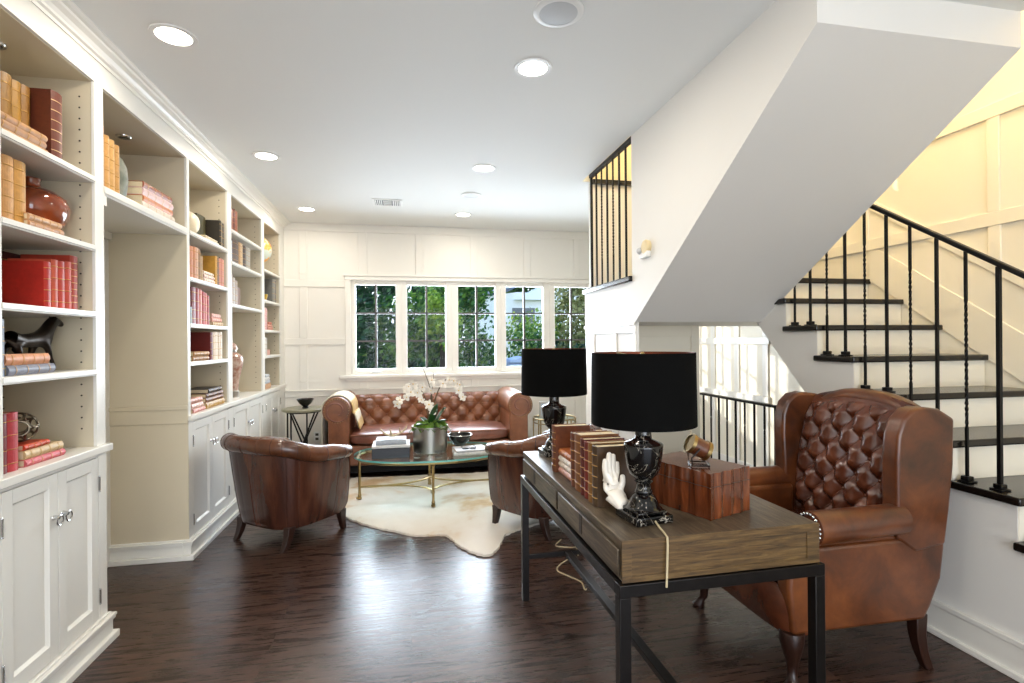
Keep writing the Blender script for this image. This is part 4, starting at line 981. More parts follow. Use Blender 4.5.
for k,(x,y,lab) in enumerate(((.055,4.47,'clear glass votive left of the pair before the silver planter'),(.235,4.45,'clear glass votive right of the pair before the silver planter'))):
    o=thing('votive_holder',lab,'candle holder',(x,y,TZ_))
    build('glass',MB().lathe([(.0001,0),(.024,0),(.032,.012),(.036,.035),(.034,.058),(.031,.058),(.032,.034),(.026,.014),(.0001,.01)],24),CLEAR,o,smooth=True)
    build('foot_ring',MB().lathe([(.0001,0),(.026,0),(.026,.004),(.0001,.004)],24),SILVER,o,smooth=True)

# ------------------------------------------------------------------ side tables
o=thing('side_table','round side table with crossed thin metal legs left of the sofa','table',(-1.09,5.80,0))
STONE=mat('limestone_top',(150,146,120),.3,var=.3,vscale=14)
build('top',MB().lathe([(.0001,.672),(.205,.672),(.215,.678),(.215,.692),(.208,.698),(.0001,.698)],48),STONE,o,smooth=True)
at=lambda a:(.17*cos(R(a)),.17*sin(R(a)))
for a0,a1 in ((215,215),(235,235),(230,320),(320,230),(150,35),(35,150),(90,90)):
    x,y=at(a0); x2,y2=at(a1); build('leg',MB().tube([(x,y,.672),(x2,y2,0)],.0085,6),BRONZE,o,smooth=True)
build('ring',MB().tube([(.17*cos(t),.17*sin(t),.665) for t in [2*pi*i/36 for i in range(36)]],.008,6,closed=True),BRONZE,o,smooth=True)
o=thing('bowl','small black footed bowl on the round side table','bowl',(-1.07,5.78,.699))
build('body',MB().lathe([(.0001,0),(.03,0),(.032,.01),(.026,.02),(.06,.05),(.088,.095),(.085,.096),(.055,.055),(.0001,.03)],32),BLACKC,o,smooth=True)
o=thing('side_table','round brass side table with a glass top right of the sofa','table',(1.545,5.52,0))
build('glass_top',MB().lathe([(.0001,.53),(.225,.53),(.225,.54),(.0001,.54)],40),TGLASS,o)
for z in (.545,.50): build('gallery_rim',MB().tube([(.232*cos(t),.232*sin(t),z) for t in [2*pi*i/40 for i in range(40)]],.007,6,closed=True),BRASS,o,smooth=True)
for a in (35,80,125,170,215,260,305,350): build('leg',MB().tube([(.228*cos(R(a)),.228*sin(R(a)),.545),(.228*cos(R(a)),.228*sin(R(a)),0)],.008,6),BRASS,o,smooth=True)
o=thing('picture_frame','silver photo frame with a pale photograph on the brass side table','picture frame',(1.46,5.55,.541),R(-8))
build('frame',MB().box(-.075,.075,-.008,.008,0,.18),SILVER,o,bevel=.004); build('photograph',MB().box(-.055,.055,-.0105,-.008,.025,.155),mat('pale_photo',(176,186,200),.3,var=.4,vscale=12),o)
build('strut',MB().box(-.02,.02,.008,.06,0,.12),SILVER,o)

# ------------------------------------------------------------------ desk
DR=.0129
dk=thing('desk','grey cerused oak desk on a dark metal frame with two lamps','desk',(.608,1.453,0),DR)
DW,DL=.674,1.286
build('case',MB().box(0.004,DW,0,DL,.665,.765),OAK,dk,bevel=.002)
build('top',MB().box(0,DW,0,DL,.765,.79),OAK,dk,bevel=.003)
e=MB(); y0,y1=-.004,0
e.box(0,.03,y0,y1,.665,.765); e.box(DW-.045,DW,y0,y1,.665,.765); e.box(.03,DW-.045,y0,y1,.665,.682); e.box(.0,DW,y0,y1,.765,.79); e.box(.03,DW-.045,y0+.003,y1,.682,.765)
build('end_panel',e,OAKX,dk,bevel=.0015)
for y0,y1,hy in ((.02,.63,.345),(.655,1.266,1.015)):
    d=build('drawer',MB().box(-.006,.004,y0,y1,.676,.757),OAK,dk,bevel=.003)
    build('drawer_pull',MB().box(-.008,-.004,hy-.013,hy+.013,.69,.757),mat('dark_slot',(34,28,22),.5,var=.2),d)
F=MB(); s=.036
build('frame_top',MB().box(-.012,DW+.014,-.012,s-.012,.625,.662).box(-.012,DW+.014,DL-s+.012,DL+.012,.625,.662).box(-.012,s-.012,s-.012,DL-s+.012,.625,.662).box(DW+.014-s,DW+.014,s-.012,DL-s+.012,.625,.662),BRONZE,dk,bevel=.002)
for x in (-.012,DW+.014-s):
    for y in (-.012,DL+.012-s): build('leg',MB().box(x,x+s,y,y+s,0,.625),BRONZE,dk,bevel=.002)
build('stretcher',MB().box(s-.012,DW+.014-s,DL-.012,DL+.006,.215,.24),BRONZE,dk,bevel=.002)
build('stretcher',MB().box(s-.012,DW+.014-s,-.006,.012,.215,.24),BRONZE,dk,bevel=.002)
build('stretcher',MB().box(.225,.262,.012,DL-.012,.215,.24),BRONZE,dk,bevel=.002)
DZ=.791

def lamp(label,loc,rz):
    l=thing('table_lamp',label,'lamp',loc,rz,'black marble lamps on the desk')
    base=MB().box(-.068,.068,-.066,.066,0,.026); build('plinth',base,MARBLE,l,bevel=.004)
    build('base_block',MB().box(-.054,.054,-.052,.052,.026,.038),MARBLE,l,bevel=.004)
    prof=[(.0001,.038),(.058,.038),(.06,.046),(.052,.055),(.047,.075),(.036,.098),(.026,.108),(.03,.114),(.028,.122),(.024,.13),(.023,.15),(.03,.158),(.024,.164),(.03,.172),(.046,.19),(.054,.215),(.060,.26),(.064,.305),(.064,.312),(.060,.318),(.04,.328),(.028,.336),(.026,.36),(.026,.40),(.0001,.405)]
    prof=[(r,z*.79) if z>.038 else (r,z) for r,z in prof]
    prof=[(r,.038+(z-.038)*1.0) if False else (r,z if z>.038 else .038) for r,z in prof]
    build('urn',MB().lathe(prof,10),MARBLE,l,bevel=.002) if False else build('urn',MB().lathe(prof,40),MARBLE,l,smooth=True,angle=60)
    build('socket',MB().lathe([(.0001,.275),(.012,.275),(.012,.36),(.016,.36),(.016,.40),(.0001,.40)],16),BRASS,l,smooth=True)
    z0,z1=.314,.548; r0,r1=.170,.167
    sh=build('lamp_shade',MB().lathe([(r0,z0),(r1,z1)],64),SHADE,l,smooth=True,angle=180) if False else None
    m=MB(); n=72
    vs=[];fs=[]
    for r,z in ((r0,z0),(r1,z1),(r1-.003,z1),(r0-.003,z0)):
        vs+=[(r*cos(2*pi*k/n),r*sin(2*pi*k/n),z) for k in range(n)]
    for j in range(4):
        for k in range(n):
            fs.append((j*n+k,j*n+(k+1)%n,((j+1)%4)*n+(k+1)%n,((j+1)%4)*n+k)); m.m.append(1 if j==2 else 0)
    m.v=vs; m.f=fs
    sh=build('lamp_shade',m,[SHADE,SHADEIN],l,smooth=True,angle=30)
    sp=MB()
    for a in (90,210,330): sp.tube([(0,0,z1-.015),((r1-.002)*cos(R(a)),(r1-.002)*sin(R(a)),z1-.004)],.0025,6)
    sp.lathe([(.0001,z1-.02),(.008,z1-.02),(.008,z1-.004),(.004,z1+.003),(.0001,z1+.004)],14)
    sp.tube([(0,0,.39),(0,0,z1-.015)],.004,8)
    build('shade_spider',sp,BRASS,l,smooth=True)
    return l
lm=lamp('black marble urn lamp with black drum shade at the near end of the desk',(.755,1.615,DZ),R(8))
lf=lamp('black marble urn lamp with black drum shade at the far end of the desk',(.735,2.63,DZ),R(4))
CORD=mat('cream_cord',(196,180,146),.6,var=.15)
cd=[(.0,-.064,.012),(-.008,-.10,.004),(-.022,-.145,.004),(-.028,-.166,.001),(-.031,-.172,-.02),(-.033,-.172,-.08),(-.036,-.172,-.145)]
build('cord',MB().tube(cd,.0035,7),CORD,lm,smooth=True)
for pts_,lab in (([(1.0,3.2,.004),(.9,3.11,.004),(.86,3.03,.004),(.90,2.95,.004),(.95,2.86,.004),(.93,2.74,.02),(.92,2.68,.05)],'cream lamp cord curling on the floor under the desk'),([(1.02,3.50,.004),(.955,3.40,.004),(1.05,3.35,.004),(1.06,3.28,.03),(1.045,3.2,.004)],'cream cord loop on the floor beside the right tub chair leg')):
    q_=[]
    for a in range(len(pts_)-1):
        for s_ in range(6):
            t=s_/6; g=lambda i:Vector(pts_[max(0,min(len(pts_)-1,i))]); A,B_,C_,D_=g(a-1),g(a),g(a+1),g(a+2)
            q_.append(.5*((2*B_)+(-A+C_)*t+(2*A-5*B_+4*C_-D_)*t*t+(-A+3*B_-3*C_+D_)*t**3))
    tag(build('floor_cord',MB().tube(q_,.004,7),CORD,None,smooth=True),lab,'cord')

# books on the desk: spines face the room (-x), row runs away from the camera
def dbook(y,w,d,h,rgb,label,acc=(214,168,96),x=.640,lean=0,bands=5,mott=.35):
    o=book(w,d,h,rgb,accent=acc,label=label,group='leather books standing on the desk',bands=bands,mott=mott)
    o.rotation_euler=(lean,0,R(180)+DR); o.location=(x,y+w,DZ); return o
y=1.76
for w,d,h,rgb,lab in ((.05,.175,.212,(72,50,28),'dark brown gilt book behind the white hand'),(.042,.165,.215,(138,96,46),'tan gilt book, second in the desk row from the hand'),(.045,.16,.21,(120,40,28),'red leather book, third in the desk row from the hand'),(.045,.17,.213,(92,30,26),'crimson leather book, fourth in the desk row from the hand'),(.075,.165,.222,(134,84,42),'thick gilt brown book, fifth in the desk row from the hand'),(.05,.165,.215,(104,52,26),'chestnut leather book, sixth in the desk row, by the flat books')):
    dbook(y,w-.001,d,h,rgb,lab); y+=w
y+=.004
z=DZ
for t,rgb,lab in ((.028,(206,150,136),'pink book lying lowest in the desk stack'),(.026,(214,196,176),'pale book in the middle of the desk stack'),(.026,(226,214,200),'cream book with dotted spine near the desk stack top'),(.03,(170,92,40),'orange-brown book on top of the desk stack')):
    o=book(t-.001,.13,.19,rgb,label=lab,group='small books lying on the desk',bands=4); o.rotation_euler=(R(90),0,R(180)+DR); o.location=(.652,y+.002,z); z+=t
dbook(y+.012,.16,.05,.19,(96,38,20),'dark red-brown book turned sideways behind the desk stack',x=.80,bands=0)
y+=.198
dbook(y,.06,.17,.205,(112,60,32),'thick chestnut book at the far end of the desk row',x=.632,bands=6)

# hand sculpture
hv=[(.012,-.045,.024),(.004,-.012,.027),(0,.010,.050),(0,.014,.088),
    (-.020,.014,.112),(-.021,.014,.138),(-.021,.012,.158),(-.0065,.015,.116),(-.0068,.015,.150),(-.0068,.012,.176),
    (.0072,.015,.116),(.0072,.015,.146),(.007,.012,.170),(.020,.014,.108),(.0205,.014,.128),(.0205,.012,.146),
    (.022,.002,.064),(.030,-.002,.086),(.031,.0,.108),(-.012,.014,.098),(.012,.014,.097)]
he=[(0,1),(1,2),(2,3),(3,19),(19,4),(4,5),(5,6),(19,7),(7,8),(8,9),(3,20),(20,10),(10,11),(11,12),(20,13),(13,14),(14,15),(2,16),(16,17),(17,18)]
hr=[(.027,.025),(.028,.024),(.033,.018),(.035,.016),.0102,.0098,.0072,.0106,.010,.0074,.0104,.0098,.0073,.0095,.0086,.0064,.0125,.0102,.0075,(.020,.014),(.020,.014)]
o=skin_mesh('hand_sculpture',hv,he,[h_ if isinstance(h_,tuple) else h_ for h_ in hr],WHITEC,root=1,loc=(.685,1.70,DZ),rz=R(14)); o.scale=(1.18,1.1,1.16)
tag(o,'white ceramic upright hand sculpture leaning against the desk books','sculpture')

# wooden box with fluted sides
o=thing('wooden_box','reddish wooden box with scalloped fluted sides on the desk','box',(.955,1.545,DZ),R(20.5))
def fl(z0,z1,grow=0):
    Lx,Ly=.205,.30; pts=[]; n=5
    def side(p,q,n):
        p=Vector(p);q=Vector(q);d=q-p;nn=Vector((d.y,-d.x)).normalized()
        for i in range(n):
            for s in range(8):
                t=(i+s/8)/n; pts.append(tuple(p+d*t+nn*(-.005*sin(pi*s/8)+grow)))
    side((0,0),(Lx,0),4); side((Lx,0),(Lx,Ly),5); side((Lx,Ly),(0,Ly),4); side((0,Ly),(0,0),5)
    return MB().prism(pts,'z',z0,z1)
q=N('cherry_veneer'); v_=q.coord((14,14,2)); g=q.noise(v_,3,6,.6,1)
q.l(q.ramp(g,[(.3,lin((62,28,14))),(.6,lin((104,52,26))),(.8,lin((134,76,40)))]),q.b.inputs['Base Color']); q.p(Roughness=.18,Coat_Weight=.4); CHERRY=q.m
build('body',fl(0,.104),CHERRY,o,smooth=True,angle=35); build('lid',fl(.107,.152),CHERRY,o,smooth=True,angle=35); build('seam_band',fl(.103,.108,-.002),DARKWOOD,o)
# magnifier stand on the box
o=thing('desk_viewer','brass-rimmed leather cylinder on a bent wire stand on the wooden box','ornament',(.985,1.67,DZ+.153),R(-20))
cy_=MB().lathe([(.0001,-.032),(.032,-.032),(.032,.032),(.0001,.032)],32); M_=Matrix.Translation((.0,0,.062))@Matrix.Rotation(R(-62),4,'Y')@Matrix.Rotation(R(12),4,'X')
cl=build('cylinder',cy_.xf(M_),LEATHER_WING,o,smooth=True,angle=40)
for z0,z1 in ((-.037,-.024),(.024,.037)): build('brass_rim',MB().lathe([(.030,z0),(.0355,z0),(.0355,z1),(.030,z1)],32,cap=False).xf(M_),BRASS,cl,smooth=True,angle=40)
build('lens',MB().lathe([(.0001,.034),(.030,.033)],24).xf(M_),BRASS,cl,smooth=True)
for sy in (-1,1): build('bracket_arm',MB().tube([(.0,sy*.036,.062),(-.028,sy*.036,.03),(-.026,sy*.036,.004),(.03,sy*.034,.004)],.0028,6),BRONZE,o,smooth=True)
build('foot_bar',MB().tube([(.03,-.034,.004),(.036,0,.004),(.03,.034,.004)],.0035,6).tube([(-.026,-.036,.004),(-.03,0,.004),(-.026,.036,.004)],.0035,6),BRONZE,o,smooth=True)

# ------------------------------------------------------------------ wing chair (front = -y locally)
wc=thing('wing_chair','cognac leather wing chair with deep-buttoned back behind the desk','chair',(1.83,2.155,0),R(-90))
HW=.36
lowp=[(-.37,.22),(-.39,.40),(-.385,.53),(-.30,.56),(.355,.56),(.352,.50),(.335,.38),(.28,.265),(.25,.215)]
wingp=[(.112,.56),(.110,.72),(.106,.88),(.112,.98),(.135,1.045),(.18,1.086),(.235,1.096),(.32,1.086),(.40,1.042),(.395,.85),(.372,.66),(.35,.52),(.20,.50)]
for sx in (-1,1):
    x0,x1=(HW-.075,HW) if sx>0 else (-HW,-HW+.075)
    build('side_panel',MB().prism(lowp,'x',x0,x1),LEATHER_WING,wc,bevel=.018,seg=4)
    wg=MB().prism(wingp,'x',x0-(0 if sx>0 else .004),x1+(.004 if sx>0 else 0))
    # wings splay outward toward the front and top
    wg.v=[(x+sx*.02*max(0,(z-.6))*max(0,.42-y)*4,y,z) for x,y,z in wg.v]
    w_=build('wing',wg,LEATHER_WING,wc,bevel=.014,seg=4)
    # piping along the front edge of the wing
    pp=[(x1 if sx>0 else x0,p[0],p[1]) for p in wingp[0:9]]
    pp=[(x+sx*(.02*max(0,(z-.6))*max(0,.42-y)*4+.001)-sx*.0,y+.012,z) for x,y,z in pp]
    # rolled arm
    ax=(HW-.018)*sx
    def arm(u,v,ax=ax,sx=sx):
        t=2*pi*u; y=-.275+.42*v; r=.067-.006*v
        sq=1.0
        return (ax+r*cos(t)*1.0,y,.628+r*1.0*sin(t)+.01*v)
    am=build('arm',MB().grid(arm,32,14,cu=True).add([],[]),LEATHER_WING,wc,smooth=True,angle=180)
    fc=[(ax+.067*cos(2*pi*k/32),-.275,.628+.067*sin(2*pi*k/32)) for k in range(32)]
    fcm=MB().add(fc+[(ax,-.29,.628)],[(k,(k+1)%32,32) for k in range(32)]); build('arm_facing',fcm,LEATHER_SEAT,am,smooth=True,angle=60)
    nl=MB()
    for k in range(22):
        t=2*pi*k/22; nl.sphere((ax+.058*cos(t),-.283,.628+.058*sin(t)),.006,8,5)
    nh=build('nail_heads',nl,CHROME,am,smooth=True); nh['kind']='stuff'
    ip=MB().prism([(-.30,.38),(.15,.38),(.15,.62),(-.27,.62)],'x',x0-.02*(sx>0)+.012*(sx<0),x1+.02*(sx<0)-.012*(sx>0)); build('arm_inside',ip,LEATHER_WING,wc,bevel=.02,seg=3)
# back
def bk(u,v):
    x=(-.315+.63*u); s=v
    zt=1.125-.05*abs(2*u-1)**2.2
    z=.40+(zt-.40)*s; y=.205+.10*s-.03*sin(pi*s)
    return x,y,z
def backt(u,v):
    x,y,z=bk(u,v); e=min(1,u/.06,(1-u)/.06,(1-v)/.08) ; e=max(0,e)
    d=(.045*tuft(x,z-.50,.125,.165,.36)+.012)*(.25+.75*e) if v<.93 else .03*(1-v)/.07
    if v>.86: d=max(d*(1-(v-.86)/.14),.02*(1-(v-.86)/.14)**.5)
    return (x,y-d,z)
build('tufted_back',MB().grid(backt,150,190),LEATHER_SEAT,wc,smooth=True,angle=180)
b=MB()
for i in range(-10,11):
    for j in range(-2,14):
        if (i+j)%2: continue
        x=.125*i/2; z=.50+.165*j/2
        if abs(x)>.25 or z>1.03 or z<.46: continue
        v=(z-.40)/(1.125-.05*abs(2*((x+.315)/.63)-1)**2.2-.40); p=backt((x+.315)/.63,v); b.sphere((p[0],p[1]-.002,p[2]),.009,8,6)
bt=build('tufting_buttons',b,LEATHER_SEAT,wc,smooth=True); bt['kind']='stuff'
# crest over the top and the outside back
def crest(u,v):
    x=-.292+.584*u; zt=1.125-.075*abs(2*u-1)**2.6; t=R(190)-R(210)*v
    return (x,.335+.052*cos(t),zt-.025+.036*sin(t))
build('crest_roll',MB().grid(crest,40,14),LEATHER_WING,wc,smooth=True,angle=180)
def outb(u,v):
    x=-.30+.60*u; zt=1.10-.05*abs(2*u-1)**2.2; z=.22+(zt-.22)*v
    return (x,.26+.125*min(1,v*1.15)+.02*sin(pi*v),z)
build('outside_back',MB().grid(outb,20,20),LEATHER_WING,wc,smooth=True,angle=180)
build('seat_cushion',pillow(-.285,.285,-.385,.19,.375,.50,.03),LEATHER_SEAT,wc,smooth=True,angle=180)
def rail(u,v):
    t=R(180)+R(180)*u; c_,s_=cos(t),sin(t); k=.35
    x=math.copysign(abs(c_)**k,c_)*.355; y=math.copysign(abs(s_)**k,s_)*.16-.24
    z=.215+.175*v; bul=.012*sin(pi*v)
    return (x*(1+bul),y-bul,z+.03*(1-v)*0)
build('seat_rail',MB().grid(rail,60,10),LEATHER_SEAT,wc,smooth=True,angle=180)
build('seat_platform',MB().box(-.33,.33,-.37,.22,.225,.38),LEATHER_SEAT,wc,bevel=.01)
for sx in (-1,1):
    # cabriole front leg
    x,y=.325*sx,-.35
    rings=[];
    for z,dx,dy,r in ((.225,0,0,.046),(.19,.006,-.006,.046),(.15,.004,-.004,.038),(.10,-.006,.006,.025),(.055,-.006,.006,.018),(.028,.006,-.006,.020),(.014,.014,-.014,.030),(.0,.012,-.012,.026)):
        rings.append([(x+sx*dx+r*cos(2*pi*k/16),y+dy+r*sin(2*pi*k/16),z) for k in range(16)])
    vs=[p for a in rings for p in a]; n=16
    fs=[(i*n+k,i*n+(k+1)%n,(i+1)*n+(k+1)%n,(i+1)*n+k) for i in range(len(rings)-1) for k in range(n)]+[tuple(range(n-1,-1,-1)),tuple((len(rings)-1)*n+k for k in range(n))]
    build('front_leg',MB().add(vs,fs),DARKWOOD,wc,smooth=True,angle=60)
    rings=[[(.325*sx+a*w+sx*k*.2,.245+k+b_*w,z) for a,b_ in ((-1,-1),(1,-1),(1,1),(-1,1))] for z,k,w in ((.235,.0,.027),(.15,.0,.024),(.08,.012,.021),(.0,.04,.018))]
    vs=[p for a in rings for p in a]
    build('rear_leg',MB().add(vs,[(i*4+k,i*4+(k+1)%4,i*4+4+(k+1)%4,i*4+4+k) for i in range(3) for k in range(4)]+[(3,2,1,0),(12,13,14,15)]),DARKWOOD,wc,bevel=.004)

# ------------------------------------------------------------------ ceiling and wall fittings
GLOW=[(-1.02,2.58),(.62,2.565),(-1.02,4.118),(.59,4.113),(-1.025,5.68),(.58,5.66)]
words=['recessed ceiling light above the near cabinet','recessed ceiling light between the loudspeaker and the stair slope','recessed ceiling light above the left tub chair','recessed ceiling light above the right tub chair','recessed ceiling light by the crown moulding in the far left corner','recessed ceiling light above the sofa, beyond the flat speaker']
extra=[(-1.02,1.03),(.62,1.03),(-1.02,-.5),(.62,-.5),(-1.02,-2.0),(.62,-2.0)]
LAMPS=[]
for i,(x,y) in enumerate(GLOW+extra):
    lab=words[i] if i<6 else 'recessed ceiling light behind the camera position'
    o=thing('ceiling_light',lab,'light',(x,y,CZ),0,'recessed ceiling lights')
    build('trim_ring',MB().lathe([(.072,-.004),(.094,-.005),(.096,0),(.070,0)],40,cap=False),PLASTIC,o,smooth=True)
    build('glowing_lens',MB().lathe([(.0001,-.003),(.073,-.003)],40,cap=False),BULB,o)
    LAMPS.append((x,y))
for x,y,r,lab,nm in ((.62,2.105,.105,'round white ceiling speaker at the top edge, largest on the ceiling','ceiling_speaker'),(.577,4.89,.095,'small flat round ceiling speaker beyond the downlights','ceiling_speaker')):
    o=thing(nm,lab,'speaker',(x,y,CZ))
    build('bezel',MB().lathe([(r*.76,-.010),(r*.92,-.010),(r,-.004),(r,0),(r*.76,0)],48,cap=False),PLASTIC,o,smooth=True)
    build('grille',MB().lathe([(.0001,-.014),(r*.4,-.013),(r*.76,-.009)],48),GREYP,o,smooth=True)
o=thing('ceiling_vent','square white ceiling air vent near the far wall','vent',(-.20,5.29,CZ))
f=MB(); f.box(-.145,.145,-.13,-.105,-.008,0); f.box(-.145,.145,.105,.13,-.008,0); f.box(-.145,-.12,-.105,.105,-.008,0); f.box(.12,.145,-.105,.105,-.008,0); build('frame',f,PLASTIC,o,bevel=.002)
build('backing',MB().box(-.12,.12,-.105,.105,-.002,0),mat('vent_shadow',(120,120,122),.7),o)
for k in range(4):
    build('louvre',MB().box(-.115+.018*k,-.107+.018*k,-.1,.1,-.010,-.002),PLASTIC,o); build('louvre',MB().box(.107-.018*k,.115-.018*k,-.1,.1,-.010,-.002),PLASTIC,o)
for k in range(3): build('louvre',MB().box(-.04,.04,-.07+.06*k,-.05+.06*k,-.010,-.002),PLASTIC,o)
o=thing('wall_sensor','small white wall sensor with cream knob on the stair enclosure wall','sensor',(XU,3.06,1.94))
build('bracket',MB().box(-.03,0,-.05,.06,-.045,-.005),PLASTIC,o,bevel=.008,seg=3)
build('eye',MB().sphere((-.028,.05,.005),.022,16,10),GREYP,o,smooth=True)
build('knob',MB().lathe([(.0001,0),(.045,0),(.047,.02),(.04,.03),(.0001,.034)],24).xf(Matrix.Translation((0,-.01,.02))@Matrix.Rotation(R(-90),4,'Y')),mat('cream_plastic',(226,206,160),.4),o,smooth=True,angle=40)
o=thing('wall_outlet','white wall outlet between the round side table and the sofa','outlet',(-1.05,YB-.0,.30))
build('plate',MB().box(-.036,.036,-.008,0,-.058,.058),PLASTIC,o,bevel=.003)
for z in (-.025,.025): build('socket',MB().box(-.017,.017,-.0095,-.008,z-.014,z+.014),mat('outlet_dark',(70,66,60),.5),o)

# ------------------------------------------------------------------ garden beyond the windows
GRASS=mat('lawn',(96,120,60),.95,var=.5,vscale=6)
struct('ground_lawn',MB().box(-40,40,YB+.2,80,-.75,-.45),GRASS,'lawn beyond the windows','lawn')
struct('ground_bounce',MB().box(-20,20,-30,YF-.2,-.3,-.15),mat('pale_bounce_ground',(206,200,190),.8,var=.1),'unseen pale ground added behind the house to bounce light indoors','terrace')  # added unseen ground, pale to throw light up through the rear opening
def foliage(name,c0,c1,c2):
    q=N(name); gi=q.n('ShaderNodeNewGeometry'); 
    q.l(q.ramp(gi.outputs['Random Per Island'],[(0,lin(c0)),(.5,lin(c1)),(1,lin(c2))]),q.b.inputs['Base Color']); q.p(Roughness=.5)
    tr=q.n('ShaderNodeBsdfTranslucent'); q.l(q.ramp(gi.outputs['Random Per Island'],[(0,lin(c0)),(.5,lin(c1)),(1,lin(c2))]),tr.inputs['Color'])
    mx=q.n('ShaderNodeMixShader'); mx.inputs[0].default_value=.35; q.l(q.b.outputs[0],mx.inputs[1]); q.l(tr.outputs[0],mx.inputs[2]); q.l(mx.outputs[0],q.out.inputs['Surface']); return q.m
FOL=[foliage('dark_foliage',(14,40,26),(24,62,36),(46,92,44)),foliage('green_foliage',(26,66,32),(56,110,44),(122,160,62)),foliage('bright_foliage',(70,110,36),(120,156,52),(180,196,80)),foliage('olive_foliage',(84,92,52),(130,134,80),(180,180,124))]
BARK=mat('bark',(70,56,44),.9,var=.5,vscale=12,bump=.6,bscale=30)
def tree(x,y,h,rx,ry,z0,z1,mt,lab,n=3200,leaf=.16,seed=1,name='tree',cat='tree',trunk=True):
    rn=random.Random(seed); o=thing(name,lab,cat,(x,y,-.45)); b=MB()
    cl=[(rn.uniform(-.65,.65)*rx,rn.uniform(-.65,.65)*ry,z0+(z1-z0)*rn.uniform(.12,.88),rn.uniform(.3,.52)) for _ in range(30)]
    vs=[];fs=[]
    for i in range(n):
        c_=rn.choice(cl); th=rn.uniform(0,2*pi); ph=math.acos(rn.uniform(-1,1)); rr=c_[3]*(rn.random()**.35)
        p=Vector((c_[0]+rx*rr*sin(ph)*cos(th),c_[1]+ry*rr*sin(ph)*sin(th),c_[2]+(z1-z0)*.5*rr*cos(ph)))
        a=Vector((rn.gauss(0,1),rn.gauss(0,1),rn.gauss(0,1))).normalized(); d=a.orthogonal().normalized(); e=a.cross(d); s=leaf*rn.uniform(.5,1.1)
        k=len(vs); vs+=[tuple(p-d*s*.5),tuple(p+e*s*.3),tuple(p+d*s*.5),tuple(p-e*s*.3)]; fs.append((k,k+1,k+2,k+3))
    me=bpy.data.meshes.new('foliage'); me.from_pydata(vs,[],fs); me.materials.append(mt); f=link(bpy.data.objects.new('foliage',me)); f.parent=o
    if trunk: build('trunk',MB().tube([(0,0,0),(.05,.02,z0*.6+.3),(0,.05,z0+.6*(z1-z0))],[.14,.11,.04],8),BARK,o,smooth=True)
    return o
tree(-2.0,13,4,1.6,1.2,.0,4.6,FOL[0],'dark green tree filling the leftmost window',9000,.19,1)
tree(.0,14.5,4,1.5,1.2,.1,3.4,FOL[1],'bushy green tree behind the second window from the left',7000,.19,2)
tree(.78,12.9,3,.55,.4,1.75,3.0,FOL[2],'slim sunlit yellow-green tree in the second window from the left',1500,.15,3)
tree(1.35,15.5,5,1.1,1.2,.6,5.4,FOL[1],'tall green tree behind the middle window',8000,.2,4)
tree(2.7,15,3,1.9,.8,.0,2.35,FOL[1],'green shrub below the white house',3400,.15,5,name='shrub',cat='shrub',trunk=False)
tree(4.0,16.0,3,1.2,.9,.6,2.9,FOL[2],'bright yellow-green shrub before the white house gable',2200,.15,6,name='shrub',cat='shrub')
tree(5.6,15.5,5,1.5,1.1,.6,5.2,FOL[3],'pale olive tree behind the rightmost window',8000,.18,7)
tree(4.4,12.8,2,1.7,.6,.0,1.75,FOL[0],'dark low shrub behind the rightmost window',5000,.15,8,name='shrub',cat='shrub',trunk=False)
tree(.6,12.4,2,2.0,.6,.0,1.35,FOL[0],'dark low hedge bush under the middle windows',6000,.14,9,name='shrub',cat='shrub',trunk=False)
tree(-3.0,27,8,5,2,1,9,FOL[0],'large dark tree at the far back left of the garden',9000,.5,10)
tree(2.8,33,8,2.6,2,3,10.5,FOL[1],'large green tree behind the left roof end of the white house',7000,.5,11)
tree(9.5,36,8,6,2,4,10,FOL[1],'wide dark tree mass rising over the white house roof',9000,.5,12)
tree(-1.7,11.2,1.2,.7,.4,.0,1.05,FOL[2],'low yellow-green shrub at the foot of the leftmost window',1200,.10,13,name='shrub',cat='shrub',trunk=False)
hs=thing('house','white neighbouring house with a grey roof beyond the shrubs','house',(6.2,29,-.45))
WS=mat('white_siding',(232,232,228),.6,var=.04); RF=mat('grey_roof',(150,156,170),.7,var=.2)
build('wall',MB().box(-2.4,2.6,0,4,0,4.3).prism([(-2.4,4.3),(2.6,4.3),(2.6,4.5),(-.2,4.6)],'y',0,4),WS,hs)
build('roof',MB().prism([(-.4,4.15),(3.2,5.9),(7.2,4.15)],'y',-.3,4.3),WS,hs)
build('roof_slope',MB().prism([(-2.7,4.2),(-2.7,4.35),(-.3,5.1),(.0,5.0)],'y',-.3,4.3),RF,hs)
wn=build('window',MB().box(-.5,.8,-.06,0,2.9,3.7),mat('house_window',(90,96,100),.2),hs); build('window_bar',MB().box(.12,.18,-.08,-.06,2.9,3.7),WS,wn)
bn=thing('garbage_bin','grey-blue garden bin beyond the fourth window','bin',(2.37,11.2,-.45))
GB=mat('blue_grey_plastic',(150,164,190),.5,var=.1)
build('body',MB().prism([(-.24,0),(.24,0),(.29,1.36),(-.29,1.36)],'y',-.3,.3),GB,bn,bevel=.02); build('lid',MB().prism([(-.31,1.37),(.31,1.37),(.28,1.44),(.0,1.5),(-.28,1.44)],'y',-.33,.33),GB,bn,bevel=.015)
SKY,SUN,DOWN,REAR_FILL,WIN,HALL,EXPO=2.2,2.4,5.5,82,98,72,0.52
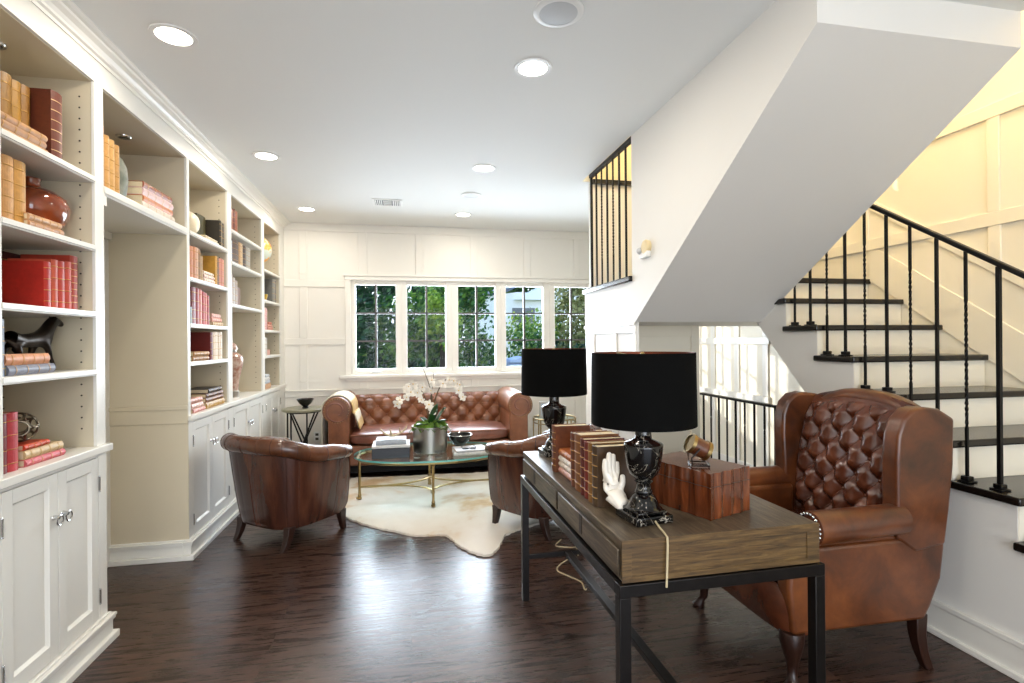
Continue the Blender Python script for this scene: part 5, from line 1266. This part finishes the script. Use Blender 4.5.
# ------------------------------------------------------------------ light
w=bpy.data.worlds.new('sky'); sc.world=w; w.use_nodes=True; nt=w.node_tree; bg=nt.nodes['Background']
tc=nt.nodes.new('ShaderNodeTexCoord'); sp=nt.nodes.new('ShaderNodeSeparateXYZ'); nt.links.new(tc.outputs['Generated'],sp.inputs[0])
rp=nt.nodes.new('ShaderNodeValToRGB'); nt.links.new(sp.outputs['Z'],rp.inputs['Fac'])
e=rp.color_ramp.elements; e[0].position=0; e[0].color=(.80,.88,.96,1); e[1].position=.6; e[1].color=(.36,.56,.90,1)
nt.links.new(rp.outputs['Color'],bg.inputs['Color']); bg.inputs['Strength'].default_value=SKY
def light(kind,name,loc,energy,color,**k):
    d=bpy.data.lights.new(name,kind); d.energy=energy; d.color=color
    for a,v in k.items(): setattr(d,a,v)
    o=link(bpy.data.objects.new(name,d)); o.location=loc; return o
sd=Vector((1,-.70,-.273))
s=light('SUN','sun',(-8,12,6),SUN,(1,.95,.86),angle=R(.6)); s.rotation_euler=sd.to_track_quat('-Z','Y').to_euler()
for i,(x,y) in enumerate(LAMPS):
    light('AREA','downlight_lamp',(x,y,CZ-.012),DOWN,(1,.91,.77),shape='DISK',size=.14)
d=light('AREA','rear_fill_light',(.7,YF-.02,1.3),REAR_FILL,(.90,.95,1),shape='RECTANGLE',size=3.9,size_y=2.2); d.rotation_euler=(R(90),0,0); d.data.spread=R(170)  # added fill light, set in the made-up opening behind the camera
f=light('AREA','window_daylight',(.81,YB+.16,1.56),WIN,(.80,.89,1),shape='RECTANGLE',size=2.9,size_y=1.0); f.rotation_euler=(R(-90+8),0,0); f.data.spread=R(140)
light('POINT','upper_hall_lamp',(2.4,2.2,4.6),HALL,(1,.97,.91),shadow_soft_size=.25)
sc.view_settings.view_transform='Standard'; sc.view_settings.look='None'; sc.view_settings.exposure=EXPO; sc.view_settings.gamma=1; sc.view_settings.use_curve_mapping=False
sc.cycles.use_denoising=True; sc.cycles.max_bounces=10; sc.cycles.diffuse_bounces=6; sc.cycles.transparent_max_bounces=16; sc.cycles.sample_clamp_indirect=6; sc.cycles.caustics_reflective=False; sc.cycles.caustics_refractive=False
